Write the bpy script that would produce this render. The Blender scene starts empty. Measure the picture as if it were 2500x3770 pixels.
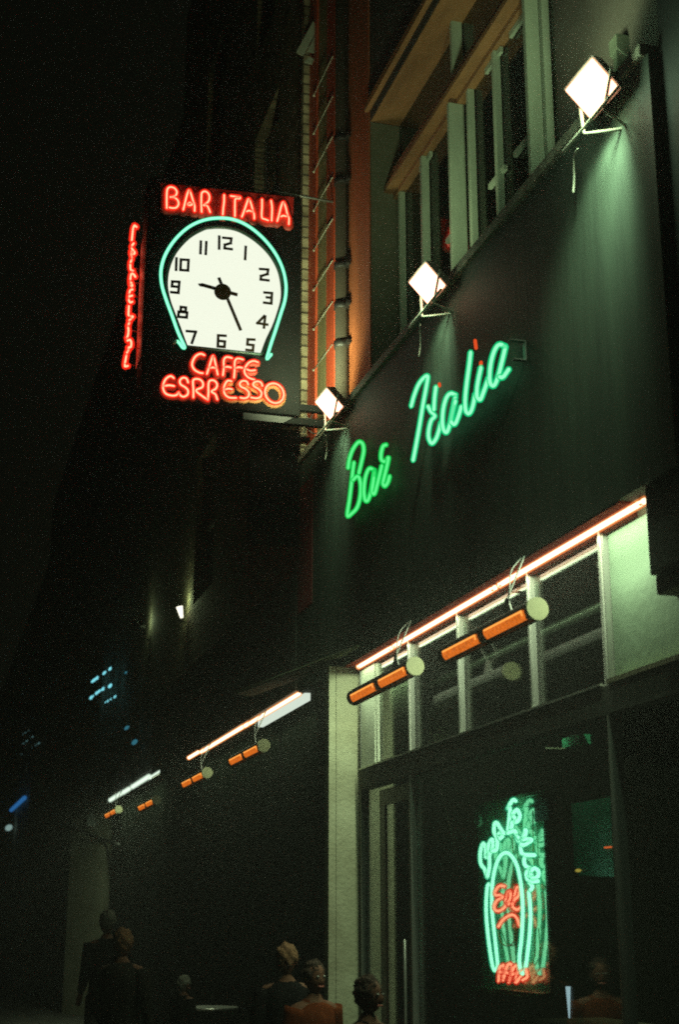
import bpy, math, random
from mathutils import Vector
random.seed(7)
R = math.radians
sc = bpy.context.scene
col = sc.collection

# ------------------------------------------------------------------ camera, night sky, exposure
CAM = Vector((0, 0, 1.6)); PITCH = 16.24; YAW = -16.15
cd = bpy.data.cameras.new('camera'); cam = bpy.data.objects.new('camera', cd); col.objects.link(cam)
cam.location = CAM; cam.rotation_euler = (R(90 + PITCH), 0, R(YAW))
cd.sensor_fit = 'VERTICAL'; cd.sensor_height = 36; cd.lens = 50; cd.clip_end = 800; cd.clip_start = 0.05
cd.dof.use_dof = True; cd.dof.focus_distance = 11.6; cd.dof.aperture_fstop = 2.2
sc.camera = cam
w = bpy.data.worlds.new('World'); sc.world = w; w.use_nodes = True
bg = w.node_tree.nodes['Background']
bg.inputs[0].default_value = (.85, 1.0, .58, 1); bg.inputs[1].default_value = 0.0023
sc.view_settings.view_transform = 'Standard'; sc.view_settings.look = 'None'
sc.view_settings.exposure = 0; sc.view_settings.gamma = 1
sc.render.engine = 'CYCLES'
sc.cycles.use_denoising = False
sc.cycles.pixel_filter_type = 'BLACKMAN_HARRIS'; sc.cycles.filter_width = 1.9
sc.cycles.max_bounces = 6; sc.cycles.diffuse_bounces = 2; sc.cycles.glossy_bounces = 4
sc.cycles.transparent_max_bounces = 16
sc.cycles.sample_clamp_indirect = 0.7; sc.cycles.sample_clamp_direct = 3
sc.cycles.blur_glossy = 0.5

# ------------------------------------------------------------------ photo measurement -> world
_F = Vector((math.sin(R(-YAW)) * math.cos(R(PITCH)), math.cos(R(YAW)) * math.cos(R(PITCH)), math.sin(R(PITCH))))
_Rt = Vector((math.cos(R(YAW)), math.sin(R(YAW)), 0))
_U = _Rt.cross(_F)
FS = 50 / 36 * 3770
def ray(u, v):
    return _F * FS + _Rt * (u - 1250) + _U * (1885 - v)
def onx(u, v, x): d = ray(u, v); return CAM + d * (x - CAM.x) / d.x
def ony(u, v, y): d = ray(u, v); return CAM + d * (y - CAM.y) / d.y
def onz(u, v, z): d = ray(u, v); return CAM + d * (z - CAM.z) / d.z
def D(u, v): return u * 1.5944, v * 1.5944      # from the 1568 px wide view
def Z(x0, y0, s): return lambda u, v: (x0 + u / s, y0 + v / s)

# ------------------------------------------------------------------ materials
MATS = {}
def nt(name):
    m = bpy.data.materials.new(name); m.use_nodes = True
    t = m.node_tree; t.nodes.clear(); o = t.nodes.new('ShaderNodeOutputMaterial')
    return m, t, o
def rgb(c): return (c[0], c[1], c[2], 1)
def paint(name, c, rough=0.6, var=0.25, scale=6, bump=0.1, metal=0, spec=0.5, c2=None, stretch=(1, 1, 1), bscale=None):
    if name in MATS: return MATS[name]
    m, t, o = nt(name); N = t.nodes; L = t.links
    p = N.new('ShaderNodeBsdfPrincipled'); L.new(p.outputs[0], o.inputs[0])
    tc = N.new('ShaderNodeTexCoord'); mp = N.new('ShaderNodeMapping'); L.new(tc.outputs['Object'], mp.inputs[0])
    mp.inputs['Scale'].default_value = stretch
    n = N.new('ShaderNodeTexNoise'); n.inputs['Scale'].default_value = scale; n.inputs['Detail'].default_value = 8
    n.inputs['Roughness'].default_value = 0.65; L.new(mp.outputs[0], n.inputs['Vector'])
    r = N.new('ShaderNodeValToRGB'); L.new(n.outputs[0], r.inputs[0])
    r.color_ramp.elements[0].position = 0.3; r.color_ramp.elements[1].position = 0.7
    a = c2 if c2 else tuple(k * (1 - var) for k in c)
    r.color_ramp.elements[0].color = rgb(a); r.color_ramp.elements[1].color = rgb(tuple(min(1, k * (1 + var * .5)) for k in c))
    L.new(r.outputs[0], p.inputs['Base Color'])
    p.inputs['Roughness'].default_value = rough; p.inputs['Metallic'].default_value = metal
    p.inputs['Specular IOR Level'].default_value = spec
    if bump:
        n2 = N.new('ShaderNodeTexNoise'); n2.inputs['Scale'].default_value = bscale or scale * 6; n2.inputs['Detail'].default_value = 4
        L.new(mp.outputs[0], n2.inputs['Vector'])
        b = N.new('ShaderNodeBump'); b.inputs['Strength'].default_value = bump; b.inputs['Distance'].default_value = 0.02
        L.new(n2.outputs[0], b.inputs['Height']); L.new(b.outputs[0], p.inputs['Normal'])
    MATS[name] = m; return m
def emit(name, c, s, tex=None):
    if name in MATS: return MATS[name]
    m, t, o = nt(name); e = t.nodes.new('ShaderNodeEmission'); e.inputs[0].default_value = rgb(c); e.inputs[1].default_value = s
    if tex:
        tc = t.nodes.new('ShaderNodeTexCoord'); n = t.nodes.new('ShaderNodeTexNoise'); n.inputs['Scale'].default_value = tex
        n.inputs['Detail'].default_value = 5; t.links.new(tc.outputs['Object'], n.inputs['Vector'])
        mr = t.nodes.new('ShaderNodeMapRange'); mr.inputs[1].default_value = .3; mr.inputs[2].default_value = .7
        mr.inputs[3].default_value = s * .65; mr.inputs[4].default_value = s * 1.3
        t.links.new(n.outputs[0], mr.inputs[0]); t.links.new(mr.outputs[0], e.inputs[1])
    t.links.new(e.outputs[0], o.inputs[0]); MATS[name] = m
    if name.startswith(('heater', 'fairy', 'indicator', 'amber', 'hot_', 'counter', 'blue_', 'pale_', 'clock')): m.cycles.emission_sampling = 'NONE'
    return m
def shell(name, c, s, fac):
    # neon glass wall widened to imitate bloom: partly see-through, glowing with the gas inside
    if name in MATS: return MATS[name]
    m, t, o = nt(name); e = t.nodes.new('ShaderNodeEmission'); e.inputs[0].default_value = rgb(c); e.inputs[1].default_value = s
    tr = t.nodes.new('ShaderNodeBsdfTransparent'); mx = t.nodes.new('ShaderNodeMixShader'); mx.inputs[0].default_value = fac
    t.links.new(tr.outputs[0], mx.inputs[1]); t.links.new(e.outputs[0], mx.inputs[2]); t.links.new(mx.outputs[0], o.inputs[0])
    m.cycles.emission_sampling = 'NONE'
    MATS[name] = m; return m
def glass(name, ior=1.5, tint=(1, 1, 1), boost=1.0):
    if name in MATS: return MATS[name]
    m, t, o = nt(name); tr = t.nodes.new('ShaderNodeBsdfTransparent'); tr.inputs[0].default_value = rgb(tint)
    g = t.nodes.new('ShaderNodeBsdfGlossy'); g.inputs['Roughness'].default_value = 0.03
    f = t.nodes.new('ShaderNodeFresnel')
    ge = t.nodes.new('ShaderNodeNewGeometry'); ir = t.nodes.new('ShaderNodeMapRange')
    ir.inputs[3].default_value = ior; ir.inputs[4].default_value = 1 / ior
    t.links.new(ge.outputs['Backfacing'], ir.inputs[0]); t.links.new(ir.outputs[0], f.inputs[0])
    mm = t.nodes.new('ShaderNodeMath'); mm.operation = 'MULTIPLY'; mm.inputs[1].default_value = boost; mm.use_clamp = True
    mx = t.nodes.new('ShaderNodeMixShader')
    t.links.new(f.outputs[0], mm.inputs[0]); t.links.new(mm.outputs[0], mx.inputs[0])
    t.links.new(tr.outputs[0], mx.inputs[1]); t.links.new(g.outputs[0], mx.inputs[2]); t.links.new(mx.outputs[0], o.inputs[0])
    MATS[name] = m; return m
def brick(name, c1, c2, mortar, sc_=1.0, rough=0.85, axes='yz', bw=0.22, bh=0.075, bump=0.6, ms=0.012):
    if name in MATS: return MATS[name]
    m, t, o = nt(name); N = t.nodes; L = t.links
    p = N.new('ShaderNodeBsdfPrincipled'); L.new(p.outputs[0], o.inputs[0]); p.inputs['Roughness'].default_value = rough
    tc = N.new('ShaderNodeTexCoord'); sp = N.new('ShaderNodeSeparateXYZ'); cb = N.new('ShaderNodeCombineXYZ')
    L.new(tc.outputs['Object'], sp.inputs[0])
    L.new(sp.outputs['XYZ'.index(axes[0].upper())], cb.inputs[0]); L.new(sp.outputs['XYZ'.index(axes[1].upper())], cb.inputs[1])
    b = N.new('ShaderNodeTexBrick'); L.new(cb.outputs[0], b.inputs['Vector']); b.inputs['Scale'].default_value = 1
    b.inputs['Brick Width'].default_value = bw * sc_; b.inputs['Row Height'].default_value = bh * sc_
    b.inputs['Mortar Size'].default_value = ms; b.inputs['Mortar Smooth'].default_value = .3
    b.inputs['Color1'].default_value = rgb(c1); b.inputs['Color2'].default_value = rgb(c2); b.inputs['Mortar'].default_value = rgb(mortar)
    n = N.new('ShaderNodeTexNoise'); n.inputs['Scale'].default_value = 5; n.inputs['Detail'].default_value = 8; L.new(tc.outputs['Object'], n.inputs['Vector'])
    mx = N.new('ShaderNodeMixRGB'); mx.blend_type = 'MULTIPLY'; mx.inputs[0].default_value = .8
    cr = N.new('ShaderNodeValToRGB'); cr.color_ramp.elements[0].position = .35; cr.color_ramp.elements[0].color = (.35, .32, .28, 1); cr.color_ramp.elements[1].position = .6
    L.new(n.outputs[0], cr.inputs[0]); L.new(b.outputs['Color'], mx.inputs[1]); L.new(cr.outputs[0], mx.inputs[2]); L.new(mx.outputs[0], p.inputs['Base Color'])
    bp = N.new('ShaderNodeBump'); bp.inputs['Strength'].default_value = bump; bp.inputs['Distance'].default_value = .02; bp.invert = True
    ad = N.new('ShaderNodeMath'); ad.operation = 'ADD'; L.new(b.outputs['Fac'], ad.inputs[0]); L.new(n.outputs[0], ad.inputs[1])
    L.new(ad.outputs[0], bp.inputs['Height']); L.new(bp.outputs[0], p.inputs['Normal'])
    MATS[name] = m; return m

black = paint('black_metal', (.012, .012, .011), .55, .3, 8, .05)
banm = paint('banner_black', (.004, .004, .004), .9, .2, 8, 0, spec=0)
casem = paint('sign_case_paint', (.004, .0045, .004), .8, .3, 5, .05, spec=.12)
chrome = paint('brushed_metal', (.55, .57, .52), .28, .15, 12, .05, metal=.85, stretch=(1, 1, .1))
greymetal = paint('grey_metal', (.16, .17, .15), .4, .25, 12, .05, metal=.5)
fasciam = paint('fascia_paint', (.032, .042, .030), .75, .45, 1.6, .15, stretch=(1, 3.2, .35), bscale=12, spec=.25, c2=(.017, .022, .016))
copingm = paint('coping_stone', (.30, .27, .20), .8, .6, 14, .5, c2=(.10, .09, .065))
renderm = paint('pale_render', (.25, .26, .18), .85, .22, 3, .3, bscale=40, c2=(.16, .16, .10))
soffitred = paint('dark_red_gloss', (.16, .016, .007), .8, .3, 10, .1, spec=.05)
redpaint = paint('red_paint', (.60, .085, .03), .6, .35, 3, .1, stretch=(1, 4, .4))
olive = paint('olive_light_tone', (.30, .26, .12), .65, .35, 3, .15, stretch=(1, 3, .5))
orangelight = paint('orange_light_tone', (.40, .11, .035), .7, .25, 3, .1, stretch=(1, 3, .4))
whitewood = paint('white_woodwork', (.46, .58, .44), .5, .2, 7, .1, stretch=(1, 1, .3))
tanwood = paint('orange_lit_woodwork', (.34, .175, .07), .55, .3, 9, .15, stretch=(1, .3, 1))  # orange light from below put into the woodwork colour
darkwall = paint('dark_wall', (.05, .05, .04), .8, .4, 2, .1)
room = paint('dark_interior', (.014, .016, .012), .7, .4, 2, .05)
brickm = brick('yellow_stock_brick', (.36, .31, .19), (.24, .20, .12), (.10, .09, .06))
brickd = brick('dark_brick', (.22, .21, .15), (.16, .15, .11), (.10, .09, .07))
paper = paint('paper', (.55, .58, .45), .9, .12, 20, 0)
asphalt = paint('asphalt', (.03, .03, .028), .75, .4, 4, .3, bscale=200)
paving = brick('paving_stone', (.10, .10, .085), (.08, .08, .07), (.03, .03, .03), axes='yx', bw=.6, bh=.45, bump=.3)
wglass = glass('window_glass', 1.5, (.92, .97, .92), 2.1)
uglass = glass('upper_glass', 1.5, (.5, .55, .5), .8)

NEON = {
 'red': ((1, .36, .20), 4.5, (1, .022, .008), 1.35, .5),
 'green': ((.20, 1, .38), 1.5, (.0, .80, .10), .8, .6),
 'whitegreen': ((.46, 1, .66), 1.9, (.0, .85, .28), .8, .6),
 'mint': ((.36, 1, .66), 2.0, (.0, .80, .36), .8, .45),
 'aqua': ((.38, 1, .66), 4.4, (.0, .85, .42), .9, .42),
}
def neon(k):
    c, s, c2, s2, f = NEON[k]
    return [emit('neon_core_' + k, c, s), shell('neon_bloom_glass_' + k, c2, s2, f)]
lampw = emit('tube_lamp_warm', (1, .84, .55), 3.8); lamps = shell('tube_lamp_halo', (1, .30, .07), 1.3, .40)  # orange shell imitates halation round the tube
lampc = emit('tube_lamp_cool', (.85, 1, .85), 1.6)
heatm = emit('heater_glow', (1, .21, .015), .68, 45)
heatb = emit('heater_filament', (1, .36, .06), 1.3)

# ------------------------------------------------------------------ mesh builder
def cr(pts, n=6, closed=False):
    P = [Vector(p) for p in pts]
    if len(P) < 3: return P
    out = []; m = len(P)
    rng = range(m if closed else m - 1)
    for i in rng:
        a = P[(i - 1) % m] if closed or i > 0 else P[0] * 2 - P[1]
        b = P[i]; c = P[(i + 1) % m]
        d = P[(i + 2) % m] if closed or i + 2 < m else P[-1] * 2 - P[-2]
        for k in range(n):
            t = k / n
            out.append(.5 * ((2 * b) + (c - a) * t + (2 * a - 5 * b + 4 * c - d) * t * t + (3 * b - a - 3 * c + d) * t ** 3))
    if not closed: out.append(P[-1])
    return out
class MB:
    def __init__(s): s.v = []; s.f = []; s.m = []; s.sm = []
    def quadbox(s, c8, m=0):
        b = len(s.v); s.v += [tuple(p) for p in c8]
        for q in ((0, 3, 2, 1), (4, 5, 6, 7), (0, 1, 5, 4), (1, 2, 6, 5), (2, 3, 7, 6), (3, 0, 4, 7)):
            s.f.append([b + i for i in q]); s.m.append(m); s.sm.append(False)
        return s
    def box(s, x0, x1, y0, y1, z0, z1, m=0):
        x0, x1 = sorted((x0, x1)); y0, y1 = sorted((y0, y1)); z0, z1 = sorted((z0, z1))
        return s.quadbox([(x0, y0, z0), (x1, y0, z0), (x1, y1, z0), (x0, y1, z0), (x0, y0, z1), (x1, y0, z1), (x1, y1, z1), (x0, y1, z1)], m)
    def tube(s, pts, r, m=0, n=None, flat=1.0, seg=8, closed=False, caps=True, rr=None):
        P = [Vector(p) for p in pts]; k = len(P); b = len(s.v)
        ref = n
        rad = [r] * k if rr is None else rr
        if caps and not closed and rr is None:
            t0 = (P[1] - P[0]).normalized(); t1 = (P[-1] - P[-2]).normalized()
            P = [P[0] - t0 * r * .8] + P + [P[-1] + t1 * r * .8]; rad = [r * .45] + rad + [r * .45]; k += 2
        prev = None
        for i in range(k):
            if closed: t = P[(i + 1) % k] - P[i - 1]
            else: t = P[min(i + 1, k - 1)] - P[max(i - 1, 0)]
            if t.length < 1e-9: t = Vector((0, 0, 1))
            t.normalize()
            if ref is not None:
                nn = Vector(ref); bb = nn.cross(t)
                if bb.length < 1e-6: bb = t.orthogonal()
                bb.normalize(); nn = t.cross(bb).normalized()
            else:
                if prev is None: prev = t.orthogonal().normalized()
                nn = (prev - t * prev.dot(t))
                nn = nn.normalized() if nn.length > 1e-6 else t.orthogonal().normalized()
                prev = nn; bb = nn.cross(t).normalized()
            for j in range(seg):
                a = 2 * math.pi * j / seg
                s.v.append(tuple(P[i] + bb * math.cos(a) * rad[i] + nn * math.sin(a) * rad[i] * flat))
        for i in range(k if closed else k - 1):
            for j in range(seg):
                i2 = (i + 1) % k; j2 = (j + 1) % seg
                s.f.append([b + i * seg + j, b + i * seg + j2, b + i2 * seg + j2, b + i2 * seg + j]); s.m.append(m); s.sm.append(True)
        if not closed:
            s.f.append([b + j for j in range(seg)][::-1]); s.m.append(m); s.sm.append(False)
            s.f.append([b + (k - 1) * seg + j for j in range(seg)]); s.m.append(m); s.sm.append(False)
        return s
    def prism(s, poly, ext, m=0, m_side=None):
        # poly: 3D planar polygon, ext: extrusion vector
        b = len(s.v); k = len(poly); e = Vector(ext)
        s.v += [tuple(p) for p in poly] + [tuple(Vector(p) + e) for p in poly]
        s.f.append([b + i for i in range(k)]); s.m.append(m); s.sm.append(False)
        s.f.append([b + k + i for i in range(k)][::-1]); s.m.append(m); s.sm.append(False)
        for i in range(k):
            j = (i + 1) % k
            s.f.append([b + i, b + k + i, b + k + j, b + j]); s.m.append(m if m_side is None else m_side); s.sm.append(False)
        return s
    def ell(s, c, rx, ry, rz, m=0, nu=20, nv=12):
        b = len(s.v); c = Vector(c)
        for i in range(nv + 1):
            th = math.pi * i / nv
            for j in range(nu):
                ph = 2 * math.pi * j / nu
                s.v.append((c.x + rx * math.sin(th) * math.cos(ph), c.y + ry * math.sin(th) * math.sin(ph), c.z + rz * math.cos(th)))
        for i in range(nv):
            for j in range(nu):
                s.f.append([b + i * nu + j, b + (i + 1) * nu + j, b + (i + 1) * nu + (j + 1) % nu, b + i * nu + (j + 1) % nu]); s.m.append(m); s.sm.append(True)
        return s
    def build(s, name, mats, parent=None, bevel=0):
        me = bpy.data.meshes.new(name); me.from_pydata(s.v, [], s.f)
        if not isinstance(mats, (list, tuple)): mats = [mats]
        for q in mats: me.materials.append(q)
        me.polygons.foreach_set('material_index', s.m); me.polygons.foreach_set('use_smooth', s.sm); me.update()
        o = bpy.data.objects.new(name, me); col.objects.link(o)
        if parent:
            o.parent = parent
            wp = wloc(parent)
            o.location = -wp if not parent.get('_local') else (0, 0, 0)
        if bevel:
            bv = o.modifiers.new('bevel', 'BEVEL'); bv.width = bevel; bv.segments = 2; bv.limit_method = 'ANGLE'
        return o
def wloc(o):
    p = Vector(o.location)
    while o.parent: o = o.parent; p += Vector(o.location)
    return p
def tag(o, label, cat, group=None, kind=None):
    if label: o['label'] = label
    if cat: o['category'] = cat
    if group: o['group'] = group
    if kind: o['kind'] = kind
    return o
def empty(name, loc, label, cat, group=None):
    e = bpy.data.objects.new(name, None); col.objects.link(e); e.location = loc; e.empty_display_size = .1
    return tag(e, label, cat, group)
def structure(o): o['kind'] = 'structure'; return o
def copy_thing(src, loc, label):
    r = src.copy(); col.objects.link(r); r.location = loc; r['label'] = label
    for ch in src.children:
        c = ch.copy(); col.objects.link(c); c.parent = r
        for g in ch.children:
            d = g.copy(); col.objects.link(d); d.parent = c
    return r

# ------------------------------------------------------------------ planes of the place
FX = 3.29      # front of the fascia board
TX = 3.38      # line of the tube lamps
GX = 3.445     # shop window glass
WX = 3.43      # upper wall
UX = 3.70      # upper windows, set back in their recess
SY = 11.8      # face of the clock sign
CEIL = 3.68    # underside of the fascia
FTOP = onx(1279, 1478, FX).z
YF = onx(*D(690, 1050), FX).y       # far end of the fascia
YN = onx(*D(1505, 240), FX).y       # near end

# ground
structure(MB().box(-60, 80, -30, 160, -.5, -.12).build('ground', darkwall))
structure(MB().box(-3.5, 1.0, -20, 130, -.118, -.10).build('road', asphalt))
structure(MB().box(1.15, 3.5, -20, 130, -.118, 0).build('pavement', paving))
structure(MB().box(1.004, 1.146, -20, 130, -.118, .004).build('kerb', copingm))

# ================================================================== bar building
bar = empty('bar_building', (WX + 1, 8, 0), 'dark bar building with script neon on its fascia, big recessed upper windows and glazed shopfront', 'building')
yj = onx(*D(857, 600), WX).y            # far jamb of the window recess
yn = onx(*D(1292, 300), WX).y           # near jamb
zh = onx(*D(870, 252), WX).z            # head of the recess
b = MB(); YE = 2.6
b.box(WX, WX + .5, yj, YF + .02, CEIL + .1, 15)
b.box(WX, WX + .5, yn, yj - .002, zh, 15); b.box(WX, WX + .5, 1.5, yn - .002, FTOP - .4, 15)
b.box(WX + .5, WX + .9, YE, YF, CEIL + .1, 15)
b.box(UX + .4, UX + 3, YE, YF, 5.2, 5.25)
b.build('wall', darkwall, bar)
MB().box(WX + .002, UX + .08, yj - .008, yj - .002, FTOP - .05, zh - .02).build('jamb', paint('jamb_paint', (.16, .18, .12), .6, .2, 6, .1), bar)
MB().box(WX + .004, UX + .08, yn, yj - .01, zh - .016, zh - .004).box(WX - .045, WX + .03, yn, yj + .03, zh + .1, zh + .17).build('soffit', tanwood, bar)
# upper wall finishes left to right
p0 = onx(*D(722, 700), WX).y; p1 = onx(*D(783, 600), WX).y; p2 = onx(*D(825, 600), WX).y
pil = MB(); e1 = p0 + (p1 - p0) * .30; e2 = p0 + (p1 - p0) * .72
pil.box(WX - .05, WX + .01, e1, p0, FTOP, 15)
pil.box(WX - .05, WX + .01, p1, e2, FTOP, 15)
pilo = pil.build('pilaster', redpaint, bar)
MB().box(WX - .028, WX + .012, e2 + .001, e1 - .001, FTOP, 15).build('pilaster_light_stripe', olive, pilo)  # stripe of greenish light put into the pilaster colour
MB().box(WX - .012, WX + .01, yj + .002, p1 - .002, FTOP, 15).build('render_panel', orangelight, bar)  # orange light on this wall strip put into its colour
for v in (1363, 1213, 1068, 922, 775.5, 632.6, 492, 352):      # light caught on the pilaster tile joints, modelled as bright rods
    a = onx(1155, v, WX - .06); c = Vector((WX - .06, p1 + .02, a.z))
    m = MB().tube([a, c], .0045, 0); m.ell(a, .012, .012, .012)
    m.build('joint_highlight', paint('joint_highlight_tone', (.6, .62, .5), .35, .1, 10, 0, metal=.3), bar)
yp = (p1 + p2) / 2 - .05
dp = MB().tube([(WX - .075, yp, FTOP - .3), (WX - .075, yp, 15)], .062, seg=16, caps=False).build('drainpipe', paint('pipe_brown', (.022, .016, .008), .9, .3, 5, .1), bar)
for v in (1240, 1095, 945, 630, 470):
    z = onx(1313, v, WX).z
    MB().tube([(WX - .075, yp, z - .035), (WX - .075, yp, z + .035)], .072, seg=16, caps=False).box(WX - .06, WX - .02, yp - .12, yp + .10, z - .015, z + .015).build('pipe_bracket', black, dp)
# fascia and coping
fa = MB(); fa.box(FX, WX + .6, YN, YF, CEIL, FTOP - .07)
fo = fa.build('fascia', fasciam, bar)
MB().box(FX + .004, WX + .6, YN + .6, YF - .9, CEIL - .012, CEIL - .001).build('fascia_soffit', soffitred, bar)
MB().box(FX - .035, WX + .02, YN + .02, YF + .03, FTOP - .069, FTOP).build('coping', copingm, bar, .008)
MB().box(FX - .004, FX + .1, onx(*D(722, 1200), FX).y, YF + .002, CEIL + .75, FTOP - .32).build('end_panel', paint('end_panel_red', (.16, .012, .010), .6, .4, 3, .1), bar)
# near end wall beyond the fascia
MB().box(FX + .06, WX + .6, 1.5, YN - .02, 0, 15).build('side_pier', paint('side_pier_paint', (.004, .005, .004), .8, .3, 3, .1), bar)
# rainwater hopper and pipe
hy = onx(*D(1440, 150), WX - .05); zt = ony(*D(1440, 80), hy.y).z
hop = MB(); hx = ony(*D(1426, 110), hy.y).x; hx2 = ony(*D(1450, 110), hy.y).x; hx3 = ony(*D(1479, 82), hy.y).x
hop.prism([(hx, hy.y, zt), (hx, hy.y, zt - .09), (hx2, hy.y, zt - .13), (hx2 + .02, hy.y, zt - .06), (hx3, hy.y, zt - .015), (hx3, hy.y, zt)], (0, .09, 0))
hop.box(hx, hx2, hy.y + .01, hy.y + .05, FTOP - .02, zt - .1)
hop.build('rainwater_hopper', paint('hopper_paint', (.06, .08, .055), .5, .2, 9, .1), bar)

# upper windows: mullions, transom, glazing bars
ZS0 = FTOP - .1
zT = onx(*D(890, 452), UX - .12).z
tr = MB(); yL = onx(*D(890, 445), UX - .12).y
tr.box(UX - .15, UX + .05, yn + .002, yL, zT, zT + .05); tr.box(UX - .10, UX + .05, yn + .002, yL - .03, zT + .052, zT + .11)
tr.box(UX - .12, UX + .05, yn + .002, yL - .02, zT + .112, zT + .15); tr.box(UX - .06, UX + .05, yn + .002, yL, zT - .05, zT - .002)
tr.build('transom', tanwood, bar, .004)
def uy(u, v): return onx(*D(u, v), UX - .1).y
mull = [(925, 600, .055), (977, 560, .07), (1042, 450, .130), (1088, 450, .055), (1146, 300, .055), (1222, 250, .125), (1262, 250, .055)]
for k, (a, v, dpt) in enumerate(mull):
    y1 = onx(*D(a, v), UX - dpt).y; wd = .05
    m = MB().box(UX - dpt, UX, y1, y1 + wd, ZS0, zT - .05)
    m.box(UX - dpt * .55, UX - .001, y1 + .004, y1 + wd - .004, ZS0 + .12, zT - .052) if False else None
    if k in (2, 5): m.box(UX - dpt * .7, UX, y1, y1 + wd, zT + .15, zh - .002)
    m.build('mullion', whitewood, bar, .006)
zb = onx(*D(1081, 496), UX - .02).z
for u0_, u1_ in ((1008, 1040), (1108, 1144), (1168, 1220)):
    MB().box(UX - .03, UX - .001, uy(u1_, 400), uy(u0_, 450), zb - .018, zb + .02).build('glazing_bar', whitewood, bar)
for u0_, u1_ in ((950, 975), (1108, 1144), (1168, 1220)):
    MB().box(UX - .028, UX - .002, uy(u1_, 400), uy(u0_, 450), zT - .10, zT - .055).build('sash_head', whitewood, bar)
MB().box(UX + .005, UX + .012, yn + .002, yj, ZS0, zh).build('window_pane', uglass, bar)
MB().box(UX + .5, UX + .52, yn + .002, yj, ZS0 - .2, zh + .3).build('room_back', darkwall, bar)

# ------------------------------------------------------------------ shopfront
def gz(u, v, x=GX): return onx(u, v, x)
zs = gz(2231, 2525, GX - .02).z          # sill of the top lights
sf = bar
yA = gz(2225, 1959).y; yB = gz(1960, 2107).y; yC = gz(1700, 2254).y; yDp = gz(1519, 2353).y; yE0 = gz(1343, 2600).y; yE1 = gz(1398, 2600).y
yCol1 = onx(1325, 2700, GX - .035).y
for yy, wd, zb0 in ((yA, .06, 0), (yB, .05, zs), (yC, .05, zs), (yDp, .06, 0)):
    m = MB().box(GX - .03, GX + .03, yy - wd / 2, yy + wd / 2, zb0, CEIL - .03)
    m.tube([(GX - .032, yy - wd * .2, zb0), (GX - .032, yy - wd * .2, CEIL - .03)], .013, caps=False)
    m.build('post', chrome, bar, .004)
le = MB(); le.box(GX - .03, GX + .03, yE0 - .002, yE1 + .04, zs - .03, CEIL - .03); le.box(GX - .02, GX + .03, yE1 + .002, yE1 + .032, zs, CEIL - .03)
le.build('post', paint('white_frame', (.55, .60, .48), .45, .15, 8, .05), bar, .004)
MB().box(GX - .035, GX + .035, yE0 + .003, yCol1 - .003, 0, CEIL - .02).build('post', greymetal, bar, .004)
MB().box(GX - .012, GX + .012, yE1 - .02, yE1 + .01, 0, zs - .2).build('door_edge', chrome, bar)
MB().box(GX - .045, GX + .04, YN - .6, yE0 - .004, zs - .16, zs - .004).build('transom_rail', darkwall, bar, .004)
MB().box(GX - .055, GX + .02, yA + .03, yE0 - .006, zs - .003, zs + .010).build('transom_sill', chrome, bar)
MB().box(GX - .05, GX + .02, YN - 1.5, yA - .034, zs - .003, zs + .022).build('transom_sill', paint('dull_brass', (.20, .19, .10), .4, .2, 9, .05, metal=.6), bar)
MB().box(GX + .001, GX + .009, yA + .03, yE0, zs, CEIL - .005).build('top_light_glass', wglass, bar)
MB().box(GX + .001, GX + .009, yA + .03, yE0, .3, zs - .16).build('shop_window_glass', wglass, bar)
MB().box(GX - .03, GX + .2, yA, yE0, 0, .3).build('stall_riser', darkwall, bar)
# pale panel right of the last post, dark beyond
MB().box(GX + .005, GX + .2, YN - .6, yA - .035, zs + .02, CEIL - .003).build('side_panel', paint('side_panel_paint', (.24, .34, .24), .55, .25, 2.5, .1), bar)
co = MB(); yc = gz(2393, 1900, FX + .05).y
zc = onx(2408, 2120, FX + .05).z
co.box(FX + .03, WX + .3, yc - .9, yc, zc, CEIL - .002); co.box(FX + .05, WX + .3, yc - .9, yc - .015, zc - .1, zc - .002)
co.build('console', darkwall, bar, .01)
# head beam behind the tubes
MB().box(TX + .025, GX + .05, YN + .7, YF - 1.2, CEIL - .045, CEIL - .013).build('head_beam', soffitred, bar)
# pale rendered column at the far side of the shopfront
YC = onx(1323, 2700, GX - .02).y + .02
k0 = ony(1211, 2700, YC).x; k1 = ony(1237, 2700, YC).x; k2 = ony(1327, 2700, YC).x
colm = MB().box(k1 + .003, k2 + .02, YC, YC + .12, 0, CEIL - .002).box(k0, k1 - .003, YC, YC + .12, 0, CEIL - .002).box(k1 - .0025, k1 + .0025, YC + .006, YC + .11, 0, CEIL - .002)
colm.build('column', renderm, bar, .004)
# door between the column and the second post
dr = MB(); dz = zs - .2
dr.box(GX - .01, GX + .03, yDp + .05, yE1 - .03, dz - .12, dz).box(GX - .01, GX + .03, yE1 - .14, yE1 - .03, 0, dz - .12).box(GX - .01, GX + .03, yDp + .05, yDp + .13, 0, dz - .12).box(GX - .01, GX + .03, yDp + .13, yE1 - .14, 0, .3)
dro = dr.build('door', paint('door_paint', (.05, .028, .018), .4, .3, 5, .05), bar, .004)
MB().tube([(GX - .06, yDp + .09, .9), (GX - .06, yDp + .09, 1.5)], .012).build('handle', chrome, dro)
# inside of the bar
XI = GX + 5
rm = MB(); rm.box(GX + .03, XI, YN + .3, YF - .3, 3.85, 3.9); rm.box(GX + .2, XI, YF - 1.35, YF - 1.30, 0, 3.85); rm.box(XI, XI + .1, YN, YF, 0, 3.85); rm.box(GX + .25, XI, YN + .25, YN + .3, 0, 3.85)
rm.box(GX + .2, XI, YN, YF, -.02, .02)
rm.build('interior', room, bar)

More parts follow.
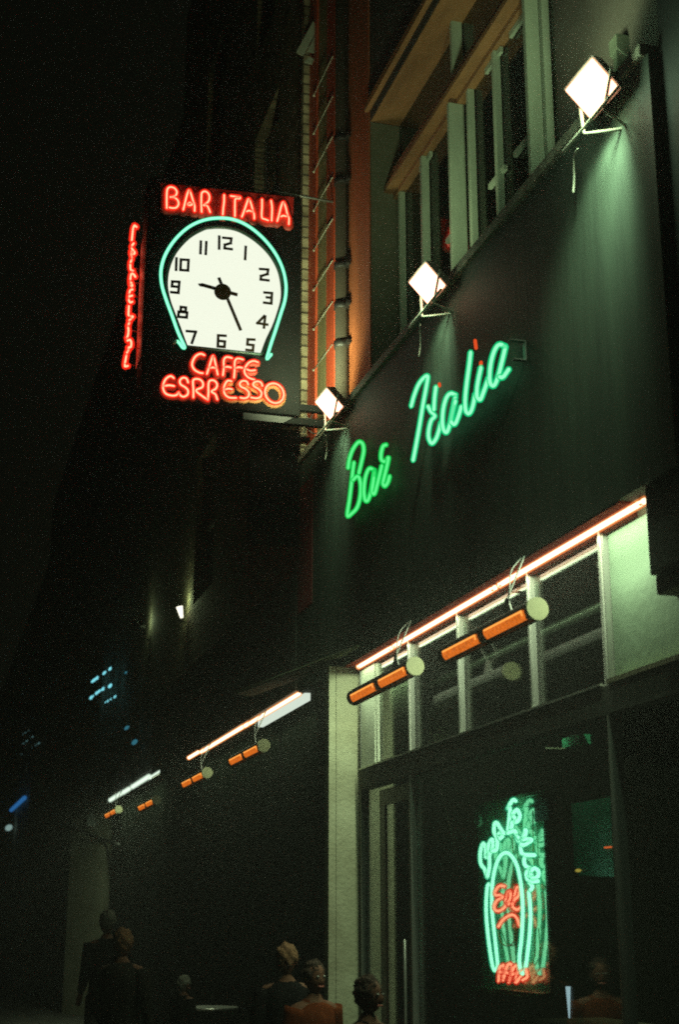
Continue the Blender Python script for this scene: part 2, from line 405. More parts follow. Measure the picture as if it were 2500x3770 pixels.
# ------------------------------------------------------------------ things in and on the shopfront
a = onx(1548, 2549, GX + .55); c = onx(2210, 2224, GX + .55)
pz = (a.z + c.z) / 2
tag(MB().tube([(a.x, a.y + .1, pz), (a.x, c.y - .6, pz)], .035, seg=12).build('ceiling_pipe', greymetal), 'grey horizontal pipe inside behind the top lights of the shopfront', 'pipe')
def sheet(name, u0, v0, u1, v1, x, label, mat=paper, g=None):
    p = onx(u0, v0, x); q = onx(u1, v1, x)
    o = MB().box(x, x + .002, q.y, p.y, q.z, p.z).build(name, mat)
    lines = MB(); k = 0; z = p.z - .03
    while z > q.z + .03 and k < 26:
        lines.box(x - .0006, x - .0001, q.y + .03, p.y - .03 - .06 * (k * 7 % 3), z - .004, z); z -= .018; k += 1
    if lines.v: lines.build('printed_lines', paint('faded_ink', (.22, .25, .18), .9, .1, 9, 0), o)
    return tag(o, label, 'notice', g)
sheet('paper_notice', 1434, 2540, 1504, 2712, GX + .02, 'pale green paper notice taped inside the window beside the white post')
sheet('paper_notice', 1580, 2612, 1655, 2740, GX + .02, 'dim paper notice in the middle top light, just above the transom', paint('dim_paper', (.20, .22, .15), .9, .1, 20, 0))
sheet('menu_board', 1446, 2880, 1512, 2985, GX + .05, 'dark menu board behind the door glass', paint('menu_paper', (.16, .17, .12), .9, .2, 20, 0))
# thin strings seen in the window
s0 = onx(1625, 2905, GX + .3); s1 = onx(1705, 3240, GX + .3)
tag(MB().tube([s0, s1], .002, seg=6).build('hanging_cord', greymetal), 'thin slanting cord hanging inside the window left of the neon panel', 'cord')
# wall cabinet with green neon light put into its colour, small indicator lamps
cx = GX + .30
p = onx(2105, 2960, cx); q = onx(2262, 3215, cx)
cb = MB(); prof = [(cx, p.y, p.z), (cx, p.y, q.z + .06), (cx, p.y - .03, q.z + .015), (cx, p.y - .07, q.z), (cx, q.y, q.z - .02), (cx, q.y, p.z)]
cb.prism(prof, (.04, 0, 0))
cbo = cb.build('fridge_cabinet', paint('cabinet_neon_tint', (.05, .30, .21), .35, .1, 6, .03))
tag(cbo, 'rounded cabinet inside the window, green neon light put into its colour', 'cabinet')
r0 = onx(2232, 3120, cx - .01)
MB().box(cx - .012, cx - .002, r0.y - .06, r0.y + .02, r0.z - .004, r0.z + .004).build('indicator_light', emit('indicator_red', (1, .16, .04), 1.1), cbo)
l0 = onx(2130, 3205, cx - .2)
tag(MB().ell(l0, .012, .03, .009).build('small_lamp', emit('amber', (.8, .6, .1), .7)), 'small amber light just under the green-tinted cabinet', 'lamp')
# ventilation grille / shelf edges near the ceiling, neon green put into their colour
for k, (u0, v0, u1, v1) in enumerate(((2075, 2660, 2125, 2700), (2105, 2690, 2150, 2720))):
    pass
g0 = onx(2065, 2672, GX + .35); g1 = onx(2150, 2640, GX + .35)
tag(MB().tube([g0, (g0 + g1) / 2 + Vector((0, 0, .01)), g1], .035, seg=10).build('fan_arm', paint('fan_neon_tint', (.10, .60, .38), .4, .1, 6, 0)), 'short pale arm under the transom, green neon light put into its colour', 'bracket')
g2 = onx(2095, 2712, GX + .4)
tag(MB().box(g2.x, g2.x + .08, g2.y - .14, g2.y + .1, g2.z - .06, g2.z).build('wall_speaker', MATS['fan_neon_tint']), 'small pale box under the transom, green neon light put into its colour', 'box')
k0 = onx(2010, 2755, GX + .3); k1 = onx(2078, 2757, GX + .3)
tag(MB().tube([k0, k1], .005, seg=6).build('shelf_edge', paint('shelf_metal', (.6, .62, .5), .3, .1, 9, 0, metal=.4)), 'thin bright shelf edge above the neon panel', 'shelf')
# bright reflections low in the window, drawn as emission: small glass objects on the counter
d0 = onx(2095, 3690, GX + .4)
tag(MB().tube([d0 + Vector((0, 0, -.09)), d0 + Vector((0, 0, .09))], .012, rr=[.004, .016], seg=8, caps=False).build('counter_glint', emit('counter_glint_glow', (.6, .85, 1), .9)), 'small white reflection drawn as a glow low in the window, below the neon panel', 'lamp')
ct = onx(2000, 3740, GX + .6)
tag(MB().box(GX + .3, GX + .9, YN + .6, yC, ct.z - .05, ct.z).build('bar_counter', paint('counter_top', (.25, .24, .18), .25, .2, 6, .02, metal=.3)), 'long bar counter just inside the shop window', 'counter')

# ---- tube lamps under the fascia
def tube_lamp(name, u0, v0, u1, v1, x, z, label, grp, cool=False, r=.0185, fix=True):
    a = onx(u0, v0, x); c = onx(u1, v1, x)
    root = empty(name, (x, c.y, z), label, 'tube lamp', grp)
    pts = [(x, a.y, z), (x, c.y, z)]
    m = MB().tube(pts, r * .80, 0, seg=10).tube(pts, r * 1.42, 1, seg=10)
    m.build('tube', [lampc if cool else lampw, shell('tube_cool_bloom_glass', (.7, .9, .7), .9, .5) if cool else lamps], root)  # lamps is the orange shell imitating halation
    ld = bpy.data.lights.new('tube_glow', 'AREA'); ld.shape = 'RECTANGLE'; ld.size = a.y - c.y; ld.size_y = .03
    ld.energy = (a.y - c.y) * (TUBE_COOL if cool else TUBE_W if fix else 7); ld.color = (.80, 1, .62)
    lo = bpy.data.objects.new('tube_glow', ld); col.objects.link(lo); lo.parent = root
    lo.location = (-.004, (a.y - c.y) / 2, -r * 1.55); lo.rotation_euler = (0, 0, R(90))
    if fix:
        for yy in (a.y - .03, c.y + .03): MB().box(x - .012, x + .012, yy - .015, yy + .015, z - .014, z + .035).build('lamp_holder', black, root)
    return root
TUBE_W = 24; TUBE_COOL = 12
TZ = (onx(1320, 2455, TX).z + onx(2376, 1844, TX).z) / 2
G1 = 'warm tube lamps along the bar fascia'
tube_lamp('tube_lamp', 1320.5, 2455, 1443, 2373, TX, TZ, 'short far tube lamp above the white window post', G1)
tube_lamp('tube_lamp', 1452, 2364, 1825, 2154, TX, TZ, 'middle tube lamp of the bar front, between the two hanging heaters', G1)
tube_lamp('tube_lamp', 1840, 2145, 2376, 1844, TX, TZ, 'longest nearest tube lamp ending over the pale side panel', G1)
zr = Z(200, 2300, 1.4255)
def tl(u0, v0, u1, v1, lab, grp, cool=False, x=3.3, **k):
    A_ = zr(u0, v0); B_ = zr(u1, v1); z = (onx(*A_, x).z + onx(*B_, x).z) / 2
    return tube_lamp('tube_lamp', *A_, *B_, x, z, lab, grp, cool, fix=False, **k)
G2 = 'tube lamps along the neighbouring shopfront'
tl(705, 697, 755, 670, 'short left-hand warm tube lamp over the far heater of the next shopfront', G2, r=.022)
tl(770, 663, 990, 540, 'long warm tube lamp in the middle of the next shopfront', G2, r=.022)
tl(1000, 530, 1018, 520, 'very short warm tube lamp piece between the long ones of the next shopfront', G2, r=.022)
tl(1028, 515, 1285, 362, 'warm tube lamp above the white batten near the column', G2, r=.02)
G3 = 'cool white tube lamps of the far shopfront'
tl(292, 920, 325, 900, 'leftmost cool white tube lamp of the far shopfront', G3, True, r=.03)
tl(330, 897, 358, 880, 'second cool white tube lamp from the left of the far shopfront', G3, True, r=.03)
tl(362, 876, 390, 865, 'third cool white tube lamp from the left of the far shopfront', G3, True, r=.03)
tl(408, 848, 495, 800, 'longest cool white tube lamp of the far shopfront', G3, True, r=.03)
tl(500, 797, 555, 777, 'rightmost thin cool white tube lamp of the far shopfront', G3, True, r=.02)
# white batten fitting lit beside the warm tube
pa = onx(*zr(1075, 520), 3.36); pb = onx(*zr(1322, 395), 3.36)
tag(MB().box(3.345, 3.40, pb.y, pa.y, pa.z - .035, pa.z + .045).box(3.340, 3.344, pb.y + .02, pa.y - .02, pa.z + .000, pa.z + .003).build('batten_light', emit('batten_diffuser', (.80, .92, .78), .85)), 'white batten light just below the warm tube near the column', 'light fitting')

# ---- hanging infrared heaters
def heater_parts(root, L=1.38, Rr=.061):
    root['_local'] = 1
    # body: shell open towards the street and the ground
    b = MB(); n = 14; ang = [R(-98 + i * (266) / n) for i in range(n + 1)]
    outer = [(math.cos(t) * Rr, math.sin(t) * Rr) for t in ang]; inner = [(math.cos(t) * (Rr - .006), math.sin(t) * (Rr - .006)) for t in ang]
    poly = outer + inner[::-1]
    b.prism([(x, 0, z) for x, z in poly], (0, L, 0))
    b.box(-.050, .02, L * .475, L * .525, -.050, .03); b.box(-.050, .01, 0, L * .03, -.050, .02); b.box(-.050, .01, L * .97, L, -.050, .02); b.box(-Rr * 1.04, -Rr * .9, 0, L, .006, .016)
    b.tube([(0, L, 0), (0, L + .03, 0)], Rr, seg=20, caps=False)
    b.box(-.004, .004, .0, L, -Rr - .004, -Rr + .004)
    b.build('housing', black, root)
    MB().tube([(0, -.012, 0), (0, .012, 0)], Rr * 1.04, seg=28, caps=False).build('end_cap', paint('cap_yellow', (.30, .30, .17), .5, .15, 20, .02), root)
    for y0 in (L * .035, L * .535):
        le = L * .43; m = MB(); ra = Rr * .92; pr = []
        for i in range(9):
            t = R(177 + i * 60 / 8); pr.append((math.cos(t) * ra, math.sin(t) * ra))
        k = len(pr); bb = len(m.v)
        for fy in (y0, y0 + le):
            for x, z in pr: m.v.append((x, fy, z))
        for i in range(k - 1):
            m.f.append([bb + i, bb + i + 1, bb + k + i + 1, bb + k + i]); m.m.append(0); m.sm.append(True)
        m.tube([(-.0575, y0 + .03, .0), (-.0575, y0 + le - .02, .0)], .006, 1, seg=6)
        m.tube([(-.0575, y0 + .03, .0), (-.054, y0 + .03, -.022)], .006, 1, seg=6)
        m.build('heating_lamp', [heatm, heatb], root)
    m = MB(); y0 = L * .30
    m.prism([(.0, y0 - .07, Rr), (.0, y0 + .07, Rr), (.0, y0 + .02, Rr + .09), (.0, y0 - .02, Rr + .09)], (.006, 0, 0))
    m.tube([(.003, y0, Rr + .08), (.06, y0 + .01, Rr + .2), (.12, y0, Rr + .34)], .006, seg=6)
    m.tube(cr([(.003, y0 - .02, Rr + .02), (-.02, y0 - .1, Rr + .12), (.02, y0 - .04, Rr + .24), (.1, y0, Rr + .33)], 6), .004, seg=6)
    m.build('hanger', paint('hanger_metal', (.35, .35, .33), .5, .1, 9, 0, metal=.3), root)
HX = 3.10
hz = onx(1528, 2453, HX).z
h1 = empty('patio_heater', (HX, onx(1528, 2453, HX).y, hz), 'black hanging heater with yellow end cap in front of the white window post', 'heater', 'infrared heaters hanging along the shopfronts')
heater_parts(h1)
copy_thing(h1, (HX, onx(1978, 2242, HX).y, onx(1978, 2242, HX).z), 'largest nearest hanging heater, its yellow cap between the two right posts')
q = onx(970, 2745, HX); copy_thing(h1, (HX, q.y, q.z), 'hanging heater below the white batten of the next shopfront')
q = onx(762, 2845, HX); copy_thing(h1, (HX, q.y, q.z), 'hanging heater under the short left tube of the next shopfront')
q = onx(575, 2945, HX); copy_thing(h1, (HX, q.y, q.z), 'far hanging heater showing two small orange lamps under the cool white tubes')
q = onx(435, 2980, HX); copy_thing(h1, (HX, q.y, q.z), 'farthest hanging heater right beside the pale far wall')

# ================================================================== floodlights on the coping
def flood(loc, label, src=None, power=30, up=1.0, down=1.0, pt=.34, updir=(.16, .45, 1)):
    if src: root = copy_thing(src, loc, label)
    else:
        root = empty('floodlight', loc, label, 'floodlight', 'floodlights on brackets along the fascia top'); root['_local'] = 1
        n = Vector((-.72, -.12, -.68)).normalized(); ax = Vector((0, 1, 0)); ax = (ax - n * ax.dot(n)).normalized(); bx = ax.cross(n).normalized()
        def P(a, b_, c): return ax * a + bx * b_ + n * c
        w2, h2 = .15, .115
        back = [P(-w2 * .7, -h2 * .7, -.09), P(w2 * .7, -h2 * .7, -.09), P(w2 * .7, h2 * .7, -.09), P(-w2 * .7, h2 * .7, -.09)]
        fr = [P(-w2, -h2, 0), P(w2, -h2, 0), P(w2, h2, 0), P(-w2, h2, 0)]
        m = MB().quadbox(back + fr); m.build('housing', paint('flood_body', (.22, .20, .17), .5, .2, 9, .05), root)
        g = MB().quadbox([P(-w2 * .92, -h2 * .9, .002), P(w2 * .92, -h2 * .9, .002), P(w2 * .92, h2 * .9, .002), P(-w2 * .92, h2 * .9, .002),
                          P(-w2 * .88, -h2 * .86, .012), P(w2 * .88, -h2 * .86, .012), P(w2 * .88, h2 * .86, .012), P(-w2 * .88, h2 * .86, .012)])
        g.build('lens', emit('flood_lens', (1, .42, .26), 14), root)
        k = MB(); k.tube([P(-w2 - .012, 0, -.03), (-.0, -.12, -.2), (.17, -.02, -.20)], .010, seg=6); k.tube([P(w2 + .012, 0, -.03), (.0, .12, -.2), (.17, .02, -.20)], .010, seg=6)
        k.tube([(-.02, -.32, -.19), (-.02, .34, -.19)], .009, seg=6)
        k.tube(cr([(.05, .3, -.18), (.10, .45, -.14), (.12, .5, -.24), (.1, .48, -.34)], 5), .006, seg=6)
        k.build('bracket', paint('bracket_metal', (.5, .48, .38), .5, .1, 9, 0), root)
    def lamp(kind, e, loc, d=None, ang=60, blend=1.0, c=(.62, 1.0, .60), rad=.10):  # lights added beside the head to brighten wall and fascia
        ld = bpy.data.lights.new('flood_fill', kind); ld.energy = e; ld.color = c; ld.shadow_soft_size = rad
        lo = bpy.data.objects.new('flood_fill', ld); col.objects.link(lo); lo.parent = root; lo.location = loc
        if d is not None:
            ld.spot_size = R(ang); ld.spot_blend = blend
            lo.rotation_euler = Vector(d).to_track_quat('-Z', 'Y').to_euler()
    lamp('POINT', power * pt, (-.13, -.02, .0))  # added point light beside the head
    lamp('SPOT', power * down, (-.10, -.02, -.02), (.42, .50, -1), 74)  # added spot, aimed to mimic a flare streak on the fascia
    lamp('SPOT', power * up, (-.16, .02, .12), updir, 115, c=(.85, 1.0, .55))  # added upward spot; the glass itself faces down and out
    return root
FLX = 3.12
f1 = flood(onx(*D(987, 655), FLX), 'middle floodlight on the fascia edge, above the script lettering', power=40, down=2.5, pt=.07)
flood(onx(*D(1368, 205), FLX), 'largest nearest floodlight, high at the right on the fascia edge', f1, power=50, down=4.2)
flood(onx(*D(760, 933), FLX), 'smallest farthest floodlight beside the clock sign brackets', f1, power=34, up=6.0, down=.1, pt=.04, updir=(.15, 1, .75))

# ================================================================== green script neon on the fascia
script = empty('script_neon_sign', (FX - .06, onx(1500, 1700, FX).y, onx(1500, 1700, FX).z), 'green script neon reading Bar Italia across the dark fascia', 'neon sign')
zS = Z(1200, 1200, 1.96); SX = FX - .07
def letters(parent, zf, plane, spec, nrm, r, back=None, backm=None, name='neon_letter', back_r=2.6, back_off=.035, shell_r=1.0, core_r=.5, closed=()):
    for idx, (ltr, matk, strokes) in enumerate(spec):
        m = MB(); bk = MB()
        for s_ in strokes:
            cl = False
            if s_[0] == 'c': cl = True; s_ = s_[1:]
            pts = cr([plane(*zf(*p)) for p in s_], 5, cl)
            m.tube(pts, r * core_r, 0, n=nrm, seg=6, closed=cl); m.tube(pts, r * shell_r, 1, n=nrm, seg=10, closed=cl)
            if back: bk.tube([p + Vector(nrm) * back_off for p in pts], r * back_r, 0, n=nrm, flat=.18, seg=8, closed=cl)
        o = m.build(name, neon(matk), parent)
        if back: bk.build('letter_glow_paint', backm if not callable(backm) else backm(idx), o)  # wide backing strokes, mostly neon glow put into paint
SP = [
 ('B', 'green', [[(160,1025),(170,960),(195,890),(235,838),(265,850),(273,900),(262,960),(238,1062)],
                 [(203,985),(195,1040),(185,1130),(172,1240),(155,1368),(190,1350),(225,1310),(246,1240),(252,1160),(242,1100),(225,1085),(196,1112)]]),
 ('a', 'green', [[(350,1040),(315,1028),(292,1068),(279,1130),(275,1200),(283,1255),(300,1262),(318,1220),(334,1140),(350,1045)], [(350,1045),(343,1120),(334,1190),(350,1212),(372,1140),(404,1008)]]),
 ('r', 'green', [[(435,858),(412,870),(398,925),(402,968),(430,978),(452,950),(441,1010),(424,1080),(412,1135),(426,1156),(446,1130),(460,1085)]]),
 ('I', 'whitegreen', [[(616,580),(638,500),(668,425),(703,378),(735,362),(727,430),(703,560),(680,700),(655,840),(630,970)]]),
 ('t', 'whitegreen', [[(795,440),(785,520),(780,605)], [(738,580),(758,618),(787,650),(762,680),(745,740),(742,805),(765,848),(795,815),(815,760),(832,695)]]),
 ('a', 'whitegreen', [[(938,498),(900,487),(870,520),(848,600),(842,700),(855,757),(875,765),(898,700),(918,600),(936,510)], [(936,540),(915,620),(905,685),(930,710),(956,655),(978,582)]]),
 ('l', 'whitegreen', [[(1046,190),(1036,280),(1017,420),(1006,540),(1012,615),(1035,632),(1058,590),(1080,490)]]),
 ('i', 'whitegreen', [[(1120,300),(1103,380),(1092,450),(1093,510),(1115,532),(1138,480),(1175,375)]]),
 ('a', 'whitegreen', [[(1296,148),(1252,134),(1217,180),(1192,270),(1183,370),(1192,422),(1217,428),(1246,360),(1274,250),(1298,148)], [(1256,368),(1280,368),(1322,312)]]),
]
fbk = paint('letter_backing', (.006, .012, .008), .3, .2, 9, .02)
letters(script, zS, lambda u, v: onx(u, v, SX), SP, (1, 0, 0), .021, False, core_r=.5)
# red tube ends and supports, drawn as emission
re_ = MB()
for (u, v, u2, v2) in ((1078, 105, 1085, 160), (1122, 262, 1118, 280), (820, 418, 821, 432), (738, 572, 741, 580)):
    re_.tube([onx(*zS(u, v), SX + .02), onx(*zS(u2, v2), SX + .02)], .012, seg=8)
re_.build('tube_end', emit('hot_tube_end', (1, .10, .02), .8), script)
# junction box at the right end
bj = MB(); a = onx(*D(1214, 786), FX - .005); c = onx(*D(1212, 835), FX - .005)
bj.box(FX - .105, FX - .003, a.y, a.y + .035, a.z - .006, a.z).box(FX - .008, FX - .001, a.y, a.y + .035, c.z + .006, a.z - .007).box(FX - .08, FX - .003, a.y, a.y + .035, c.z, c.z + .006)
tag(bj.build('junction_bracket', greymetal), 'open metal box frame at the right end of the script lettering', 'bracket')

# ================================================================== clock sign
sign = empty('clock_sign', (0, SY, 0), 'projecting black clock sign with red neon words and a horseshoe-shaped white clock', 'clock sign')
xl = ony(532, 1100, SY).x; xr = ony(1108, 1100, SY).x
ztop = ony(600, 655, SY).z; zbot = ony(800, 1500, SY).z
sign.location = ((xl + xr) / 2, SY, zbot)
MB().box(xl, xr, SY, SY + .34, zbot, ztop).build('case', casem, sign, .012)
# name board behind the top letters, red neon glow put into its colour
z2 = Z(540, 650, 2.8); z3 = Z(540, 1250, 2.5705); z1 = Z(400, 600, 1.8447); ze = Z(380, 700, 3.378)
pf = lambda dy: (lambda u, v: ony(u, v, SY + dy))
sr = paint('top_letter_glow', (.42, .035, .02), .55, .3, 9, .05)
q0 = ony(*z2(140, 62), SY); q1 = ony(*z2(1515, 500), SY)
bd = [ony(*z2(140, 70), SY), ony(*z2(1515, 218), SY), ony(*z2(1500, 520), SY), ony(*z2(140, 372), SY)]
MB().prism([p + Vector((0, -.008, 0)) for p in bd][::-1], (0, .007, 0)).build('name_board', paint('name_board_glow', (.45, .02, .012), .5, .4, 9, .1), sign)
TOPL = [
 ('B','red',[[(205,325),(204,250),(206,160),(218,120),(248,108),(285,120),(308,155),(300,190),(270,207),(238,211),(285,218),(318,245),(326,285),(305,318),(268,325),(228,318)]]),
 ('A','red',[[(375,342),(395,260),(415,185),(436,140),(456,185),(476,250),(492,300),(492,355)],[(418,290),(442,296),(468,286),(445,269),(418,279)]]),
 ('R','red',[[(565,365),(562,300),(562,200),(570,165),(597,152),(630,170),(645,210),(635,255),(602,282),(578,297),(618,300),(638,330),(652,368)]]),
 ('I','red',[[(797,190),(796,260),(788,330),(783,392)]]),
 ('T','red',[[(865,200),(900,205),(958,212),(955,228),(914,231),(908,300),(908,408)]]),
 ('A','red',[[(980,415),(1005,350),(1029,280),(1050,230),(1071,270),(1091,340),(1106,390),(1108,435)],[(1028,360),(1055,351),(1088,364)]]),
 ('L','red',[[(1188,235),(1188,320),(1184,395),(1192,430),(1220,440),(1252,452)]]),
 ('I','red',[[(1282,248),(1292,330),(1287,455)]]),
 ('A','red',[[(1345,460),(1365,390),(1385,310),(1407,265),(1430,310),(1450,390),(1466,430),(1465,492)],[(1382,412),(1410,403),(1442,412)]]),
]
letters(sign, z2, pf(-.05), TOPL, (0, 1, 0), .023, True, sr, back_off=.036, back_r=2.5, core_r=.32)
CAF = [
 ('C','red',[[(545,148),(510,135),(465,155),(434,205),(430,250),(455,290),(500,314),(530,318)]]),
 ('A','red',[[(568,325),(590,260),(608,200),(627,155),(645,210),(660,280),(671,332)],[(598,270),(625,264),(650,272)]]),
 ('F','red',[[(720,338),(728,270),(728,200),(745,170),(775,167),(806,176)],[(736,262),(765,258),(797,265)]]),
 ('F','red',[[(825,362),(831,290),(832,215),(846,185),(875,180),(912,190)],[(840,271),(870,262),(905,268)]]),
 ('E','red',[[(1054,215),(1010,203),(965,220),(932,265),(925,310),(950,350),(985,370),(1020,380)],[(942,280),(980,294),(1027,290)]]),
 ('E','red',[[(255,365),(225,346),(182,370),(157,420),(155,470),(180,513),(235,530),(280,525),(300,500)],[(162,440),(210,433),(258,440)]]),
 ('S','red',[[(390,407),(375,370),(340,362),(312,388),(320,425),(360,450),(388,480),(385,520),(350,541),(320,530),(300,500)]]),
 ('P','red',[[(440,547),(440,470),(436,400),(452,375),(500,378),(530,410),(525,450),(482,470),(466,488),(520,532),(578,572)]]),
 ('P','red',[[(578,572),(583,500),(583,420),(600,388),(640,390),(665,425),(652,465),(612,492),(648,518),(667,567)]]),
 ('E','red',[[(802,395),(765,390),(737,430),(728,480),(745,525),(785,550),(847,552)],[(733,476),(770,465),(808,471)]]),
 ('S','red',[[(960,427),(945,397),(905,392),(880,415),(890,445),(935,467),(965,500),(960,540),(925,556),(885,550)]]),
 ('S','red',[[(1095,440),(1080,407),(1045,396),(1011,410),(1012,440),(1055,466),(1085,500),(1078,540),(1040,556),(985,548)]]),
 ('O','red',[['c'] + [(1208 + 88 * math.cos(t * math.pi / 6) + 6 * math.sin(t * math.pi / 6), 508 + 93 * math.sin(t * math.pi / 6) + 6 * math.cos(t * math.pi / 6)) for t in range(12)]]),
]
tanl = paint('letter_tan', (.52, .24, .08), .6, .2, 9, .05); redl = paint('letter_red_glow', (.33, .04, .02), .6, .3, 9, .05)  # tan is real letter paint, red imitates the glow of the tubes
letters(sign, z3, pf(-.05), CAF, (0, 1, 0), .022, True, lambda i: tanl if i >= 9 else redl, back_off=.046, back_r=1.6, core_r=.36)
# clock face
FACE = [(745,437),(690,440),(640,450),(540,508),(450,608),(402,720),(390,830),(408,930),(440,1020),(475,1110),(508,1200),(525,1245),(1040,1300),(1075,1205),(1120,1110),(1152,1020),(1178,920),(1175,820),(1150,720),(1092,620),(1000,530),(900,468),(820,443)]
fpts = [pf(-.006)(*z1(*p)) for p in FACE]
top = cr(fpts[12:] + fpts[:12], 5)
MB().prism(top[::-1], (0, .006, 0)).build('clock_face', emit('clock_face_light', (.95, 1.0, .82), 1.0), sign)
rim = MB().tube(cr(fpts[12:] + fpts[:12], 4), .016, n=(0, 1, 0), seg=8); rim.tube([fpts[11], fpts[12]], .013, n=(0, 1, 0), seg=8)
rim.build('clock_rim', paint('rim_green_black', (.02, .05, .035), .4, .2, 9, 0), sign)
TUBE = [(465,1210),(482,1228),(500,1252),(514,1248),(470,1150),(430,1040),(386,920),(358,820),(355,720),(385,620),(450,520),(540,437),(640,390),(745,374),(850,385),(950,430),(1050,512),(1130,612),(1182,720),(1204,830),(1197,930),(1170,1020),(1132,1140),(1100,1235),(1074,1328),(1090,1316),(1104,1300)]
m = MB(); pp = cr([pf(-.075)(*z1(*p)) for p in TUBE], 5); m.tube(pp, .013, 0, n=(0, 1, 0), seg=8); m.tube(pp, .0175, 1, n=(0, 1, 0), seg=10)
m.build('neon_border', neon('mint'), sign)
cap = MB().tube([pf(-.08)(*z1(440, 1222)), pf(-.08)(*z1(455, 1212))], .014, seg=8); cap.build('tube_socket', paper, sign)
numm = paint('numeral_brown', (.012, .008, .003), .9, .1, 5, 0, spec=0)
NUM = [
 ('12', [[(750,500),(749,582)],[(778,508),(832,513),(828,545),(788,556),(786,580),(834,586)]]),
 ('1', [[(930,570),(926,653)]]), ('11', [[(625,534),(622,613)],[(662,538),(658,618)]]),
 ('2', [[(1028,720),(1082,724),(1078,755),(1034,768),(1032,792),(1084,798)]]),
 ('3', [[(1058,880),(1108,884),(1104,955),(1056,949)],[(1074,913),(1106,916)]]),
 ('4', [[(1056,1040),(1010,1088),(1076,1098)],[(1062,1042),(1054,1118)]]),
 ('5', [[(988,1200),(944,1198),(941,1233),(982,1238),(978,1275),(936,1270)]]),
 ('6', [[(792,1174),(743,1171),(740,1246),(785,1250),(788,1213),(744,1208)]]),
 ('7', [[(530,1142),(590,1147),(564,1222)]]),
 ('8', [[(489,978),(523,982),(521,1010),(487,1008),(489,978)],[(474,1011),(531,1016),(528,1050),(471,1045),(474,1011)]]),
 ('9', [[(475,842),(428,838),(431,805),(478,808),(472,883),(424,878)]]),
 ('10', [[(459,648),(456,726)],[(489,656),(541,659),(537,731),(486,727),(489,656)]]),
]
def stroke(mb, pts, w_, d_, m=0):
    # flat mitre-less strokes with square joints in a y-plane
    for i in range(len(pts) - 1):
        a = pts[i]; c = pts[i + 1]; t = (c - a).normalized(); n = Vector((0, 1, 0)).cross(t) * w_ / 2
        a2 = a - t * w_ / 2; c2 = c + t * w_ / 2; e = Vector((0, -d_ - .0004 * i, 0))
        mb.quadbox([a2 - n, c2 - n, c2 + n, a2 + n, a2 - n + e, c2 - n + e, c2 + n + e, a2 + n + e], m)
for nm, sts in NUM:
    mm_ = MB()
    for s_ in sts: stroke(mm_, [pf(-.0065)(*z1(*p)) for p in s_], .025, .002)
    mm_.build('numeral', numm, sign)
hc = pf(-.02)(*z1(772, 878)); T = lambda u, v, d=-.014: pf(d)(*z1(u, v))
mm_ = MB(); stroke(mm_, [T(862, 893), T(640, 830)], .034, .004); tip = [T(640, 818), T(604, 820), T(616, 838), T(640, 842)]
mm_.prism(tip[::-1], (0, -.004, 0)); mm_.build('hour_hand', numm, sign)
mm_ = MB(); stroke(mm_, [T(750, 788, -.022), T(892, 1128, -.022)], .030, .003); mm_.build('minute_hand', numm, sign)
MB().tube([hc, hc + Vector((0, -.018, 0))], .078, seg=28, caps=False).build('hub', numm, sign)
# vertical lettering on the street end
xe = lambda v: xl - .055 - .035 * (v / 2200)
EN = [
 ('1',[[(410,458),(385,440),(368,480),(360,550),(352,625)]]),
 ('2',[[(375,662),(355,690),(352,725),(384,765),(383,792),(360,793),(345,760),(343,800),(355,838)]]),
 ('3',[[(352,862),(336,900),(334,960),(341,992),(367,1004)]]),
 ('4',[[(395,1078),(375,1047),(347,1040),(335,1100),(335,1170),(346,1205),(358,1188),(345,1150)]]),
 ('5',[[(360,1236),(332,1243),(320,1300),(315,1360),(330,1396),(357,1388)],[(322,1322),(357,1312)]]),
 ('6',[[(316,1440),(312,1500),(314,1560),(364,1570),(342,1600),(316,1620)]]),
 ('7',[[(322,1642),(306,1690),(311,1740),(305,1800),(290,1842)]]),
 ('8',[[(298,1872),(330,1862),(346,1900),(338,1950),(308,1958),(312,1985),(290,2022)]]),
 ('9',[[(286,2050),(276,2100),(266,2160),(268,2192),(302,2186)]]),
]
ew = empty('x', (0, 0, 0), None, None); bpy.data.objects.remove(ew)
for nm, sts in EN:
    m = MB()
    for s_ in sts:
        pts = []
        for (u, v) in s_:
            xv = xe(v); P0 = onx(*ze(u, v), xv)
            # foreshortened faces: keep letters within the depth of the case
            pts.append(P0)
        pts = cr(pts, 4); m.tube(pts, .009, 0, n=(-1, 0, 0), seg=6); m.tube(pts, .031, 1, n=(-1, 0, 0), seg=8)
        mid = pts[len(pts) // 2]
    eo = m.build('neon_letter', neon('red'), sign)
    MB().tube([mid, Vector((xl + .01, mid.y + .02, mid.z))], .005, seg=6).build('tube_support', paint('support_glass', (.5, .12, .08), .3, .1, 9, 0), eo)
ps = ony(*ze(500, 470), SY); pe = ony(*ze(424, 2060), SY)
MB().box(xl - .012, xl - .001, SY + .01, SY + .33, pe.z, ps.z).build('end_board', paint('end_board_red', (.55, .06, .03), .45, .6, 22, .3), sign)
